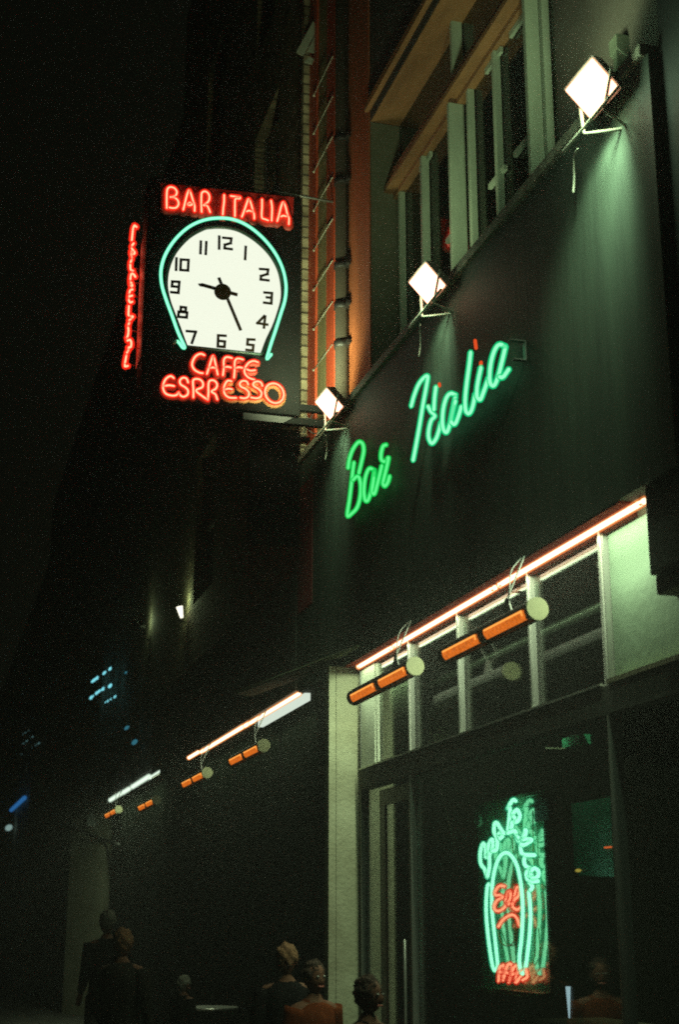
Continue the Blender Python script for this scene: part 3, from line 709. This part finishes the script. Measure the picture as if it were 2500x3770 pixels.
# brackets to the wall
bz1 = ony(*D(710, 943), SY + .1).z; bz2 = ony(*D(710, 975), SY + .1).z
bk = MB(); bk.box(xr - .05, WX + .02, SY + .08, SY + .14, bz1 - .03, bz1 + .03).box(xr - .3, WX - .1, SY + .08, SY + .14, bz2 - .035, bz2 + .03)
bk.build('support_beam', casem, sign)
rz = ony(1150, 733, SY + .1)
MB().tube([(xr - .25, SY + .1, rz.z + .03), (WX - .05, SY + .1, rz.z)], .012, seg=8).build('stay_rod', greymetal, sign)
cb_ = MB()
for (p_) in ([(702, 960), (708, 985), (722, 1000), (735, 1000)], [(700, 1000), (715, 975), (722, 955), (728, 945)], [(738, 985), (730, 975), (712, 965), (705, 958)]):
    cb_.tube(cr([ony(*D(*k), SY + .2) for k in p_], 5), .006, seg=6)
cb_.build('cable', black, sign)
ub = MB(); a = ony(*D(562, 948), SY + .05); c = ony(*D(678, 978), SY + .05)
ub.quadbox([(a.x, SY + .06, c.z), (c.x - .1, SY + .06, c.z), (c.x - .1, SY + .3, c.z), (a.x, SY + .3, c.z), (a.x, SY + .06, zbot - .002), (c.x, SY + .06, zbot - .002), (c.x, SY + .3, zbot - .002), (a.x, SY + .3, zbot - .002)])
ub.build('transformer_box', black, sign)
# dark hanging banner board below / behind the clock
hb0 = ony(*D(578, 985), SY + .9); hb1 = ony(*D(690, 1260), SY + .9)
tag(MB().box(hb0.x, hb1.x, SY + .9, SY + .96, hb1.z, hb0.z).box(hb1.x, WX + .02, SY + .91, SY + .95, hb0.z - .09, hb0.z - .05).build('banner_sign', banm), 'plain black hanging board on the wall below the clock sign', 'sign')

# ================================================================== neighbouring brick building and the street beyond
nb = empty('brick_building', (WX + 1, 17, 0), 'yellow brick building next beyond the clock sign, with a dark shopfront', 'building')
Y2 = 21.5
w_ = MB().box(WX, WX + .5, YF + .135, 14.4, 4.0, 17).box(WX, WX + .5, 15.7, 17.8, 4.0, 17).box(WX, WX + .5, 19.2, Y2, 4.0, 17)
for z0, z1_ in ((4.0, 5.9), (8.0, 9.2), (11.2, 12.4), (14.4, 17)): w_.box(WX + .002, WX + .5, 14.4, 15.7, z0, z1_).box(WX + .002, WX + .5, 17.8, 19.2, z0, z1_)
w_.build('wall', brickm, nb)
qx = ony(*D(697, 700), YF + .03).x
MB().box(qx, WX + .4, YF + .03, YF + .13, 4.0, 17).build('corner', brick('corner_brick', (.55, .50, .32), (.36, .31, .19), (.13, .11, .07), axes='xz', bw=.30, bh=.12, bump=1.0, ms=.012), nb)
for y0 in (14.4, 17.8):
    for z0 in (5.9, 9.2, 12.4):
        fo_ = MB().box(WX + .12, WX + .17, y0, y0 + .07, z0, z0 + 2.1).box(WX + .12, WX + .17, y0 + 1.23, y0 + 1.3, z0, z0 + 2.1).box(WX + .12, WX + .17, y0 + .07, y0 + 1.23, z0 + 1.0, z0 + 1.06).build('window', greymetal, nb)
        MB().box(WX + .14, WX + .145, y0 + .07, y0 + 1.23, z0, z0 + 2.1).build('pane', uglass, fo_)
        MB().box(WX + .45, WX + .46, y0 - .2, y0 + 1.5, z0 - .2, z0 + 2.3).build('curtain', darkwall, fo_)
MB().box(WX - .14, WX + .5, YF + .06, Y2, 3.72, 4.9).build('fascia', darkwall, nb)
MB().box(GX + .05, GX + .12, YF + .02, Y2, .0, 3.7).build('shop_window', paint('dark_shop_glass', (.003, .004, .003), .9, .2, 2, 0, spec=.0), nb)
for yy in (14.2, 16.4, 18.6):
    MB().box(GX + .03, GX + .06, yy, yy + .03, 0, 3.7).build('post', banm, nb)
# canopy edge leaning out
ca = onz(*D(826, 1493), 3.75); cb2 = onz(*D(539, 1603), 3.75)
awn = MB().quadbox([(ca.x, ca.y, 3.75), (ca.x + .2, ca.y + .1, 3.75), (cb2.x + .2, cb2.y + .1, 3.75), (cb2.x, cb2.y, 3.75), (ca.x, ca.y, 3.76), (ca.x + .2, ca.y + .1, 3.80), (cb2.x + .2, cb2.y + .1, 3.80), (cb2.x, cb2.y, 3.78)])
awn.tube([(ca.x, ca.y, 3.75), (cb2.x, cb2.y, 3.75)], .012, seg=8)
tag(awn.build('awning', paint('awning_cloth', (.16, .17, .10), .8, .3, 9, .1)), 'dull olive folded awning edge above the neighbouring tube lamps', 'awning')
# louvred shutter high up
lv = MB()
for poly in ([(1091,191),(1116,204),(1170,104),(1153,78)], [(1132,189),(1160,194),(1205,118),(1203,82),(1180,80)], [(1119,227),(1150,234),(1157,217),(1140,208)]):
    lv.prism([ony(u, v, 12.6 + .02 * u / 1100) for u, v in poly][::-1], (.01, .05, .02))
lv.build('louvre', paint('louvre_paint', (.42, .46, .36), .6, .2, 8, .1), nb)
# stone pier catching light under the clock sign
pa = onx(*D(578, 1000), WX - .08); pb = onx(*D(542, 1000), WX - .08)
MB().box(WX - .08, WX + .01, pa.y, pb.y, 4.9, 10).build('pier', brickm, nb)

fb = empty('far_building', (WX + 1, 30, 0), 'dark building beyond the brick one, with a pale lit wall over the pavement', 'building')
MB().box(WX, WX + 6, Y2 + .02, 46, 4.4, 15).build('wall', brickd, fb)
MB().box(WX - .1, WX + .4, Y2 + .02, 46, 3.9, 4.39).build('fascia', darkwall, fb)
ya = onx(*D(245, 1900), WX).y; yb = onx(*D(165, 1900), WX).y
y1_ = 27.8; y2_ = 29.0
w1 = ony(*D(245, 1843), y1_); w2 = ony(*D(165, 1893), y2_)
MB().quadbox([(w1.x, y1_, 0), (w1.x + .4, y1_ + .6, 0), (w2.x + .4, y2_ + .6, 0), (w2.x, y2_, 0), (w1.x, y1_, w1.z), (w1.x + .4, y1_ + .6, w1.z), (w2.x + .4, y2_ + .6, w2.z), (w2.x, y2_, w2.z)]).build('rendered_wall', renderm, fb)
MB().box(WX + .1, WX + .5, Y2 + .02, 27.7, 0, 3.89).build('shop_window', MATS['dark_shop_glass'], fb)
MB().box(WX + .1, WX + .5, 29.7, 46, 0, 3.89).build('dark_shopfront', MATS['dark_shop_glass'], fb)
a = ony(*D(200, 1880), 28.2); c = ony(*D(224, 1908), 28.2)
MB().box(a.x, c.x, 28.15, 28.5, c.z, a.z).build('alarm_box', paint('alarm_grey', (.16, .20, .17), .5, .1, 6, 0), fb)
c0 = ony(*D(160, 1905), 28.6); c1 = ony(*D(250, 1942), 27.5)
tag(MB().tube(cr([c0 + Vector((0, 2, .1)), c0, (c0 + c1) / 2 - Vector((0, 0, .03)), c1, c1 - Vector((0, 1.5, .15))], 6), .03, seg=6).build('overhead_cable', black), 'thick black cable sagging across the pale far wall', 'cable')
eb = empty('end_building', (8, 75, 0), 'unlit building closing the street, black against the night', 'building')
MB().box(-30, 30, 75, 85, 0, 12).build('wall', brickd, eb)
fo2 = MB()
for i in range(8): fo2.box(-12 + i * 3, -11 + i * 3, 74.9, 74.99, 5, 7)
fo2.build('window', uglass, eb)
MB().box(WX, WX + 6, 46.02, 74.9, 0, 13).build('wall', brickd, empty('terrace_building', (WX + 1, 60, 0), 'unlit brick terrace at the far end of the street', 'building'))

# wall lamps on the brick wall
def wall_lamp(u, v, label, power, vis=True):
    p = onx(u, v, WX - .12)
    root = empty('wall_lamp', p, label, 'wall lamp', 'wall lamps on the brick building')
    MB().tube([p + Vector((.03, 0, -.09)), p + Vector((-.01, 0, .07))], .05, rr=[.022, .048], seg=12, caps=False).build('lamp_shade', emit('lamp_white', (1, .95, .75), 1.6) if vis else black, root)
    MB().tube([p + Vector((0, 0, -.12)), p + Vector((.1, 0, -.16))], .012, seg=6).build('arm', black, root)
    ld = bpy.data.lights.new('lamp_glow', 'POINT'); ld.energy = power; ld.color = (.75, 1, .5); ld.shadow_soft_size = .05
    lo = bpy.data.objects.new('lamp_glow', ld); col.objects.link(lo); lo.parent = root; lo.location = (-.02, 0, .17)
wall_lamp(*D(415, 1412), 'small lit white wall lamp on the dark wall below the clock sign', 3.5)
wall_lamp(*D(330, 1455), 'dim shaded wall lamp farther left than the white one', 2.5, False)

# fairy lights
def string(pts, n, label, c, s, r, x=3.2, seed=1):
    rnd = random.Random(seed); z9 = Z(0, 2050, 1.96)
    P = cr([onx(*z9(*p), x) for p in pts], 6)
    root = tag(MB().tube(P, .006, 0, seg=5).build('light_string', black), label, 'fairy lights', 'strings of blue fairy lights')
    m = MB()
    for i in range(n):
        t = rnd.random(); k = min(len(P) - 2, int(t * (len(P) - 1))); q = P[k].lerp(P[k + 1], rnd.random()); rr = r * rnd.uniform(.6, 1.3)
        m.ell(q, rr, rr * 7, rr, 0, 8, 6)
    o = m.build('bulbs', emit('fairy_' + label[:12], c, s)); o.parent = root; o['kind'] = 'stuff'
blu = (.22, .75, .85)
string([(655, 905), (740, 845), (810, 795)], 9, 'upper row of blue-white fairy lights over the far street', blu, 1.1, .024, seed=3)
string([(650, 1020), (720, 965), (795, 930)], 8, 'middle row of blue-white fairy lights over the far street', blu, 1.1, .024, seed=5)
string([(740, 1060), (780, 1038), (835, 1005)], 5, 'lower row of blue-white fairy lights over the far street', blu, .9, .02, seed=8)
string([(905, 845), (906, 835)], 1, 'single dim blue bulb right of the fairy light rows', (.05, .3, .4), .5, .025, seed=2)
string([(905, 1235), (935, 1240), (970, 1340)], 6, 'short drooping bunch of dim blue lights nearer the shopfront lamps', (.05, .28, .38), .5, .03, seed=4)
string([(165, 1280), (215, 1245)], 5, 'faint topmost thread of lights at the far left', (.2, .45, .45), .4, .012, 3.3, seed=6)
string([(155, 1355), (230, 1300), (290, 1262)], 9, 'faint middle thread of lights at the far left', (.2, .45, .45), .7, .012, 3.3, seed=7)
string([(130, 1440), (240, 1370), (300, 1330)], 9, 'faint lowest thread of lights at the far left', (.2, .45, .45), .6, .012, 3.3, seed=9)
z9 = Z(0, 2050, 1.96)
a = onx(*z9(78, 1828), 3.3); c = onx(*z9(175, 1738), 3.3)
tag(MB().tube([a, c], .07, seg=8).build('blue_tube_light', emit('blue_led', (.03, .20, .55), .6)), 'slanting bright blue strip light low at the left', 'strip light')
a = onx(*z9(60, 1955), 3.2)
tag(MB().ell(a, .12, .9, .10).build('street_light', emit('pale_blue_lamp', (.45, .7, .65), .5)), 'blurred pale lamp head at the left edge below the blue strip', 'street lamp')

# ================================================================== neon panel hanging in the window
wn = empty('window_neon_sign', (GX + .1, onx(1900, 3300, GX + .1).y, 1.0), 'glass panel in the window with a green horseshoe and red neon lettering', 'neon sign')
NX = GX + .075; PX_ = NX + .055
zW = Z(1740, 2900, 4.3); zV = Z(1650, 2750, 2.3646)
pa = onx(1727, 2960, NX); pb = onx(2030, 3655, PX_)
pm = paint('mirror_panel', (.012, .05, .030), .10, .5, 14, .06, spec=1.0, bscale=20)
def mirrorm():
    m, t, o = nt('panel_mirror'); N = t.nodes; L = t.links
    g = N.new('ShaderNodeBsdfGlossy'); g.inputs[0].default_value = (.62, .80, .66, 1); g.inputs['Roughness'].default_value = .03
    d = N.new('ShaderNodeBsdfDiffuse'); d.inputs[0].default_value = (.22, .55, .34, 1)
    mx = N.new('ShaderNodeMixShader'); mx.inputs[0].default_value = .48
    tc = N.new('ShaderNodeTexCoord'); n = N.new('ShaderNodeTexNoise'); n.inputs['Scale'].default_value = 9; L.new(tc.outputs['Object'], n.inputs['Vector'])
    bp = N.new('ShaderNodeBump'); bp.inputs['Strength'].default_value = .06; bp.inputs['Distance'].default_value = .02; L.new(n.outputs[0], bp.inputs['Height']); L.new(bp.outputs[0], g.inputs['Normal'])
    L.new(d.outputs[0], mx.inputs[1]); L.new(g.outputs[0], mx.inputs[2]); L.new(mx.outputs[0], o.inputs[0]); return m
MB().box(PX_, PX_ + .012, pb.y, pa.y, pb.z, pa.z).build('back_panel', mirrorm(), wn)
fr = MB(); t_ = .008
fr.box(PX_ - .008, PX_ + .01, pb.y - .010, pb.y - .001, pb.z, pa.z).box(NX - .03, PX_ + .012, pb.y - .014, pa.y + .002, pb.z - .03, pb.z - .002)
fr.box(PX_ - .01, PX_ - .001, pb.y, pa.y, pa.z - .02, pa.z)
fr.build('panel_frame', paint('acrylic_edge', (.10, .20, .11), .25, .2, 9, 0), wn)
pl = lambda u, v: onx(u, v, NX)
WS = [
 ('a','aqua',[[(235,1420),(195,1290),(150,1235),(125,1150),(130,1000),(172,882),(212,960),(215,1100),(262,1060),(262,900),(312,815),(330,900),(310,1000),(272,1070),(270,1250),(238,1420)]]),
 ('b','aqua',[[(310,1000),(375,990),(397,900),(388,800),(345,700),(350,580),(390,555),(440,640),(500,715),(560,705)],[(430,790),(420,740),(450,700),(480,760),(440,810)]]),
 ('I','aqua',[[(690,215),(655,190),(615,228),(560,340),(592,310),(590,450),(562,700)]]),
 ('t','aqua',[[(690,550),(672,475),(642,432),(705,345),(752,430),(737,505),(690,550),(640,545),(622,650)]]),
 ('a','aqua',[[(560,720),(605,700),(680,690),(702,765),(760,860),(845,665),(828,780),(762,802),(700,770)],[(700,800),(760,880),(825,905),(940,830),(880,815),(790,820)]]),
 ('l','aqua',[[(762,890),(768,980),(805,1055),(990,1068)]]),
 ('i','aqua',[[(832,1085),(820,1180),(862,1255),(940,1275)]]),
 ('e','aqua',[[(940,1290),(872,1320),(860,1400),(905,1480),(1042,1478)],[(945,1410),(930,1330),(985,1275),(1045,1320),(1040,1400),(975,1440),(905,1390)],[(900,1500),(950,1560),(925,1620)]]),
]
letters(wn, zW, pl, WS, (1, 0, 0), .019, core_r=.62)
m = MB(); hs = cr([pl(*zV(*p)) for p in [(378,1200),(345,1212),(333,1400),(345,1600),(378,1850),(402,1938),(424,1932),(432,1880),(402,1600),(383,1400),(387,1200),(410,1060),(452,955),(508,920),(562,960),(610,1060),(643,1250),(652,1450),(642,1650),(622,1850),(640,1962),(664,1960),(680,1900),(710,1650),(720,1450),(705,1260)]], 5)
m.tube(hs, .0115, 0, n=(1, 0, 0), seg=8); m.tube(hs, .019, 1, n=(1, 0, 0), seg=10); m.build('neon_horseshoe', neon('aqua'), wn)
RS = [
 ('C','red',[[(510,1560),(430,1555),(368,1630),(368,1700),(440,1705),(482,1735),(400,1775),(352,1860),(362,1935),(430,1948),(520,1880),(535,1760),(560,1660),(600,1640)]]),
 ('a','red',[[(545,1720),(600,1640),(600,1760),(550,1840),(620,1830)],[(650,1800),(700,1600),(745,1575),(735,1700),(660,1790),(640,1880),(700,1930),(760,1900)]]),
 ('c','red',[[(410,2200),(490,2085),(620,2012),(700,2060),(750,2190)]]),
]
letters(wn, zW, pl, RS, (1, 0, 0), .0175, core_r=.45)
RB = [('m','red',[[(440,2040),(450,1930),(490,1905),(480,2030),(520,1900),(560,1910),(530,2050),(575,1920),(610,1920),(590,2050),(640,1990)]]),
      ('n','red',[[(440,1960),(500,1960),(560,1980),(650,1950)],[(650,2030),(690,2000),(680,1930)]])]
letters(wn, zV, pl, RB, (1, 0, 0), .0175, core_r=.45)
# fixtures on the panel: rosette, transformer, wires
q = onx(*zV(250, 630), NX); MB().tube([q, q + Vector((.02, 0, 0))], .05, seg=16, caps=False).build('rosette', paint('rosette_paint', (.35, .5, .38), .5, .1, 9, 0), wn)
q = onx(*zV(812, 545), NX + .03); MB().box(q.x, q.x + .03, q.y - .1, q.y + .1, q.z - .065, q.z + .065).build('transformer', black, wn)
q = MB()
for L_ in ([(440, 320), (438, 480), (520, 720)], [(740, 560), (745, 900), (760, 1180)], [(430, 1600), (480, 1720), (570, 1700), (590, 1500)], [(560, 780), (570, 1000), (560, 1300)], [(752, 1580), (760, 1800), (720, 1900)]):
    q.tube(cr([onx(*zV(*p), NX + .04) for p in L_], 6), .0035, seg=5)
q.build('wire', paint('wire_yellow', (.30, .30, .08), .4, .1, 9, 0), wn)
wr = MB(); wr.tube([onx(*zV(437, 150), NX + .04), onx(*zV(437, 440), NX + .04)], .003, seg=5); wr.build('hanging_wire', black, wn)

# ================================================================== people and a table at the bottom
skin = paint('skin', (.085, .038, .022), .75, .15, 20, .02, spec=.15)
def fuzz(mb, c, a):
    rnd = random.Random(len(mb.v) + int(c.z * 1000))
    for i, v in enumerate(mb.v):
        d = Vector(v) - c; mb.v[i] = tuple(Vector(v) + d.normalized() * (rnd.uniform(-a, a) + a * .8 * math.sin(d.x * 90) * math.cos(d.z * 70)))
def person(x, y, h, rz, label, cloth, hairc, bald=False, arm=0):
    root = empty('person', (x, y, 0), label, 'person', None); root['_local'] = 1; root.rotation_euler = (0, 0, rz)
    s = h / 1.75
    J = dict(pel=(0, 0, .95), ab=(0, 0, 1.12), ch=(0, .01, 1.32), nk=(0, 0, 1.47), hd0=(0, 0, 1.55),
             sl=(-.18, 0, 1.42), el=(-.24, .02, 1.14), wl=(-.24, -.08, .92), sr=(.18, 0, 1.42), er=(.24, .02, 1.14), wr=(.2, -.14 - arm * .1, .95 + arm * .3),
             hl=(-.10, 0, .90), kl=(-.11, -.02, .50), al=(-.11, .02, .09), tl=(-.12, -.16, .04), hr=(.10, 0, .90), kr=(.11, -.02, .50), ar=(.11, .02, .09), tr=(.12, -.16, .04))
    E = [('pel','ab'),('ab','ch'),('ch','nk'),('nk','hd0'),('ch','sl'),('sl','el'),('el','wl'),('ch','sr'),('sr','er'),('er','wr'),('pel','hl'),('hl','kl'),('kl','al'),('al','tl'),('pel','hr'),('hr','kr'),('kr','ar'),('ar','tr')]
    RD = dict(pel=.15, ab=.13, ch=.155, nk=.06, hd0=.058, sl=.07, el=.045, wl=.028, sr=.07, er=.045, wr=.028, hl=.09, kl=.06, al=.042, tl=.035, hr=.09, kr=.06, ar=.042, tr=.035)
    for sd, wj in (('l', 'wl'), ('r', 'wr')):
        w0 = Vector(J[wj]); pm_ = w0 + Vector((0, -.03, -.07)); J['p' + sd] = tuple(pm_); RD['p' + sd] = .028; E.append((wj, 'p' + sd))
        for k in range(5):
            dx = (-.026 + k * .017) if k < 4 else (.034 if sd == 'l' else -.034); ln = (.07, .08, .075, .06, .045)[k]
            a_ = pm_ + Vector((dx, -.01, -.02 if k < 4 else .01)); b_ = a_ + Vector((0, -.012, -ln * .5)); c_ = b_ + Vector((0, -.02, -ln * .4))
            for t_i, pt in enumerate((a_, b_, c_)): J[f'f{sd}{k}{t_i}'] = tuple(pt); RD[f'f{sd}{k}{t_i}'] = .009
            E += [('p' + sd, f'f{sd}{k}0'), (f'f{sd}{k}0', f'f{sd}{k}1'), (f'f{sd}{k}1', f'f{sd}{k}2')]
    keys = list(J); me = bpy.data.meshes.new('person_body')
    me.from_pydata([Vector(J[k]) * s for k in keys], [(keys.index(a), keys.index(b)) for a, b in E], [])
    me.materials.append(skin)
    o = bpy.data.objects.new('body', me); col.objects.link(o); o.parent = root
    sk = o.modifiers.new('skin', 'SKIN'); sk.use_smooth_shade = True
    if not me.skin_vertices: pass
    for i, k in enumerate(keys):
        me.skin_vertices[0].data[i].radius = (RD[k] * s, RD[k] * s * (.72 if k in ('pel', 'ab', 'ch') else 1)); me.skin_vertices[0].data[i].use_root = (k == 'pel')
    sb = o.modifiers.new('sub', 'SUBSURF'); sb.levels = 1; sb.render_levels = 1
    # head with nose, ears, brow
    hd = MB(); c = Vector((0, -.01, 1.64)) * s; nu, nv = 28, 20
    for i in range(nv + 1):
        th = math.pi * i / nv
        for j in range(nu):
            ph = 2 * math.pi * j / nu
            x_, y_, z_ = math.sin(th) * math.cos(ph), math.sin(th) * math.sin(ph), math.cos(th)
            rx, ry, rz_ = .076, .098, .118
            if z_ < 0: rx *= 1 + .28 * z_; 
            px, py, pz_ = x_ * rx, y_ * ry, z_ * rz_
            if y_ < -.8 and abs(x_) < .25 and -.35 < z_ < .12: py -= .022 * (1 - abs(x_) / .25)
            if y_ < -.75 and .1 < abs(x_) < .5 and .0 < z_ < .2: py += .010
            if y_ < -.7 and z_ < -.6: py -= .008
            hd.v.append(tuple(c + Vector((px, py, pz_)) * s))
    for i in range(nv):
        for j in range(nu): hd.f.append([i * nu + j, (i + 1) * nu + j, (i + 1) * nu + (j + 1) % nu, i * nu + (j + 1) % nu]); hd.m.append(0); hd.sm.append(True)
    hd.ell(c + Vector((.076, .01, 0)) * s, .010, .02, .032, nu=8, nv=6); hd.ell(c + Vector((-.076, .01, 0)) * s, .010, .02, .032, nu=8, nv=6)
    hd.ell(c + Vector((.03, -.090, .012)) * s, .013, .008, .008, 1, 8, 6); hd.ell(c + Vector((-.03, -.090, .012)) * s, .013, .008, .008, 1, 8, 6)
    hd.ell(c + Vector((0, -.088, -.062)) * s, .025, .01, .007, 2, 8, 6)
    hd.build('head', [skin, paint('eye', (.08, .08, .07), .5, .1, 9, 0), paint('lip', (.3, .08, .06), .5, .1, 9, 0)], root)
    # clothing shell
    cl = MB()
    cl.tube([Vector(v_) * s for v_ in ((0, 0, .86), (0, 0, .98), (0, 0, 1.12), (0, .01, 1.30), (0, .01, 1.42), (0, 0, 1.48))], .1, n=(0, 1, 0), flat=.68, seg=16, caps=False, rr=[.19 * s, .18 * s, .17 * s, .205 * s, .19 * s, .085 * s])
    for a, b_, c_ in (('sl', 'el', 'wl'), ('sr', 'er', 'wr')):
        cl.tube(cr([Vector(J[a]) * s, Vector(J[b_]) * s, Vector(J[c_]) * s], 5), .1, seg=10, caps=False, rr=[(.085 - .045 * i / 10) * s for i in range(11)])
    cl.build('jacket', cloth, root)
    tr_ = MB()
    for a, b_, c_ in (('hl', 'kl', 'al'), ('hr', 'kr', 'ar')):
        tr_.tube(cr([Vector(J[a]) * s, Vector(J[b_]) * s, Vector(J[c_]) * s], 5), .1, seg=12, caps=False, rr=[(.11 - .045 * i / 10) * s for i in range(11)])
    tr_.build('trousers', black, root)
    if not bald:
        hh = MB(); hc_ = c + Vector((0, .018, .028)) * s
        hh.ell(hc_, .086 * s, .098 * s, .108 * s, nu=40, nv=28); fuzz(hh, hc_, .010); hh.build('hair', hairc, root)
    else:
        hh = MB(); hc_ = c + Vector((0, .03, -.02)) * s
        hh.ell(hc_, .084 * s, .085 * s, .06 * s); hh.build('hair', hairc, root)
    return root
dcl = paint('dark_cloth', (.006, .006, .006), 1, .3, 12, .1, spec=0); rcl = paint('rust_cloth', (.07, .018, .007), 1, .3, 12, .1, spec=0); gcl = paint('grey_cloth', (.014, .014, .012), 1, .3, 12, .1, spec=0)
dh = paint('dark_hair', (.03, .02, .015), .9, .4, 40, .4, spec=.1); gh = paint('grey_hair', (.12, .12, .10), .9, .4, 40, .4, spec=.1); fh = paint('fair_hair', (.12, .065, .035), .9, .4, 40, .4, spec=.1)
def at_head(u, v, dist):       # top of a head at this direction and distance
    d = ray(u, v); d = d / math.hypot(d.x, d.y); return CAM + d * dist
q = at_head(*D(663, 2186), 10.2); person(q.x, q.y, q.z, R(170), 'person with reddish cropped head below the brick shopfront, left of the column', dcl, fh)
q = at_head(*D(725, 2225), 9.4); person(q.x, q.y, q.z, R(20), 'dark-haired person in a rust jacket directly left of the column base', rcl, dh)
q = at_head(*D(285, 2150), 12.0); person(q.x, q.y, q.z, R(150), 'person with fair brownish hair near the lower left, lower of the two heads there', gcl, fh)
q = at_head(*D(248, 2106), 16.0); person(q.x, q.y, q.z, R(200), 'grey-haired person at the lower left, farther and higher than the fair-haired one', dcl, gh)
q = at_head(*D(425, 2256), 15.0); person(q.x, q.y, q.z, R(120), 'short grey-haired person behind the small table at the bottom', dcl, gh)
q = at_head(*D(850, 2262), 8.0); person(q.x, q.y, q.z, R(40), 'person in black, a dark head against the bottom of the column', dcl, dh)
tb = empty('cafe_table', (0, 0, 0), 'small cafe table with a metal rim at the bottom of the picture', 'table')
q = onz(*D(480, 2325), .76); tb.location = (q.x, q.y, 0)
MB().tube([(q.x, q.y, .735), (q.x, q.y, .76)], .33, seg=32, caps=False).build('tabletop', chrome, tb)
MB().tube([(q.x, q.y, .0), (q.x, q.y, .734)], .03, seg=10, caps=False).build('leg', black, tb)
MB().tube([(q.x, q.y, .0), (q.x, q.y, .03)], .2, seg=20, caps=False).build('base', black, tb)

# thin volume added for lamp halos and lifted blacks
hzm = bpy.data.materials.new('glow_haze'); hzm.use_nodes = True; t = hzm.node_tree; t.nodes.clear()
o = t.nodes.new('ShaderNodeOutputMaterial'); pv = t.nodes.new('ShaderNodeVolumePrincipled')
pv.inputs['Color'].default_value = (1, 1, 1, 1); pv.inputs['Density'].default_value = 0.0033; pv.inputs['Anisotropy'].default_value = .6
t.links.new(pv.outputs[0], o.inputs['Volume'])
hzo = MB().box(-70, 90, -40, 170, -1.5, 22).build('glow_haze', hzm); hzo['kind'] = 'stuff'
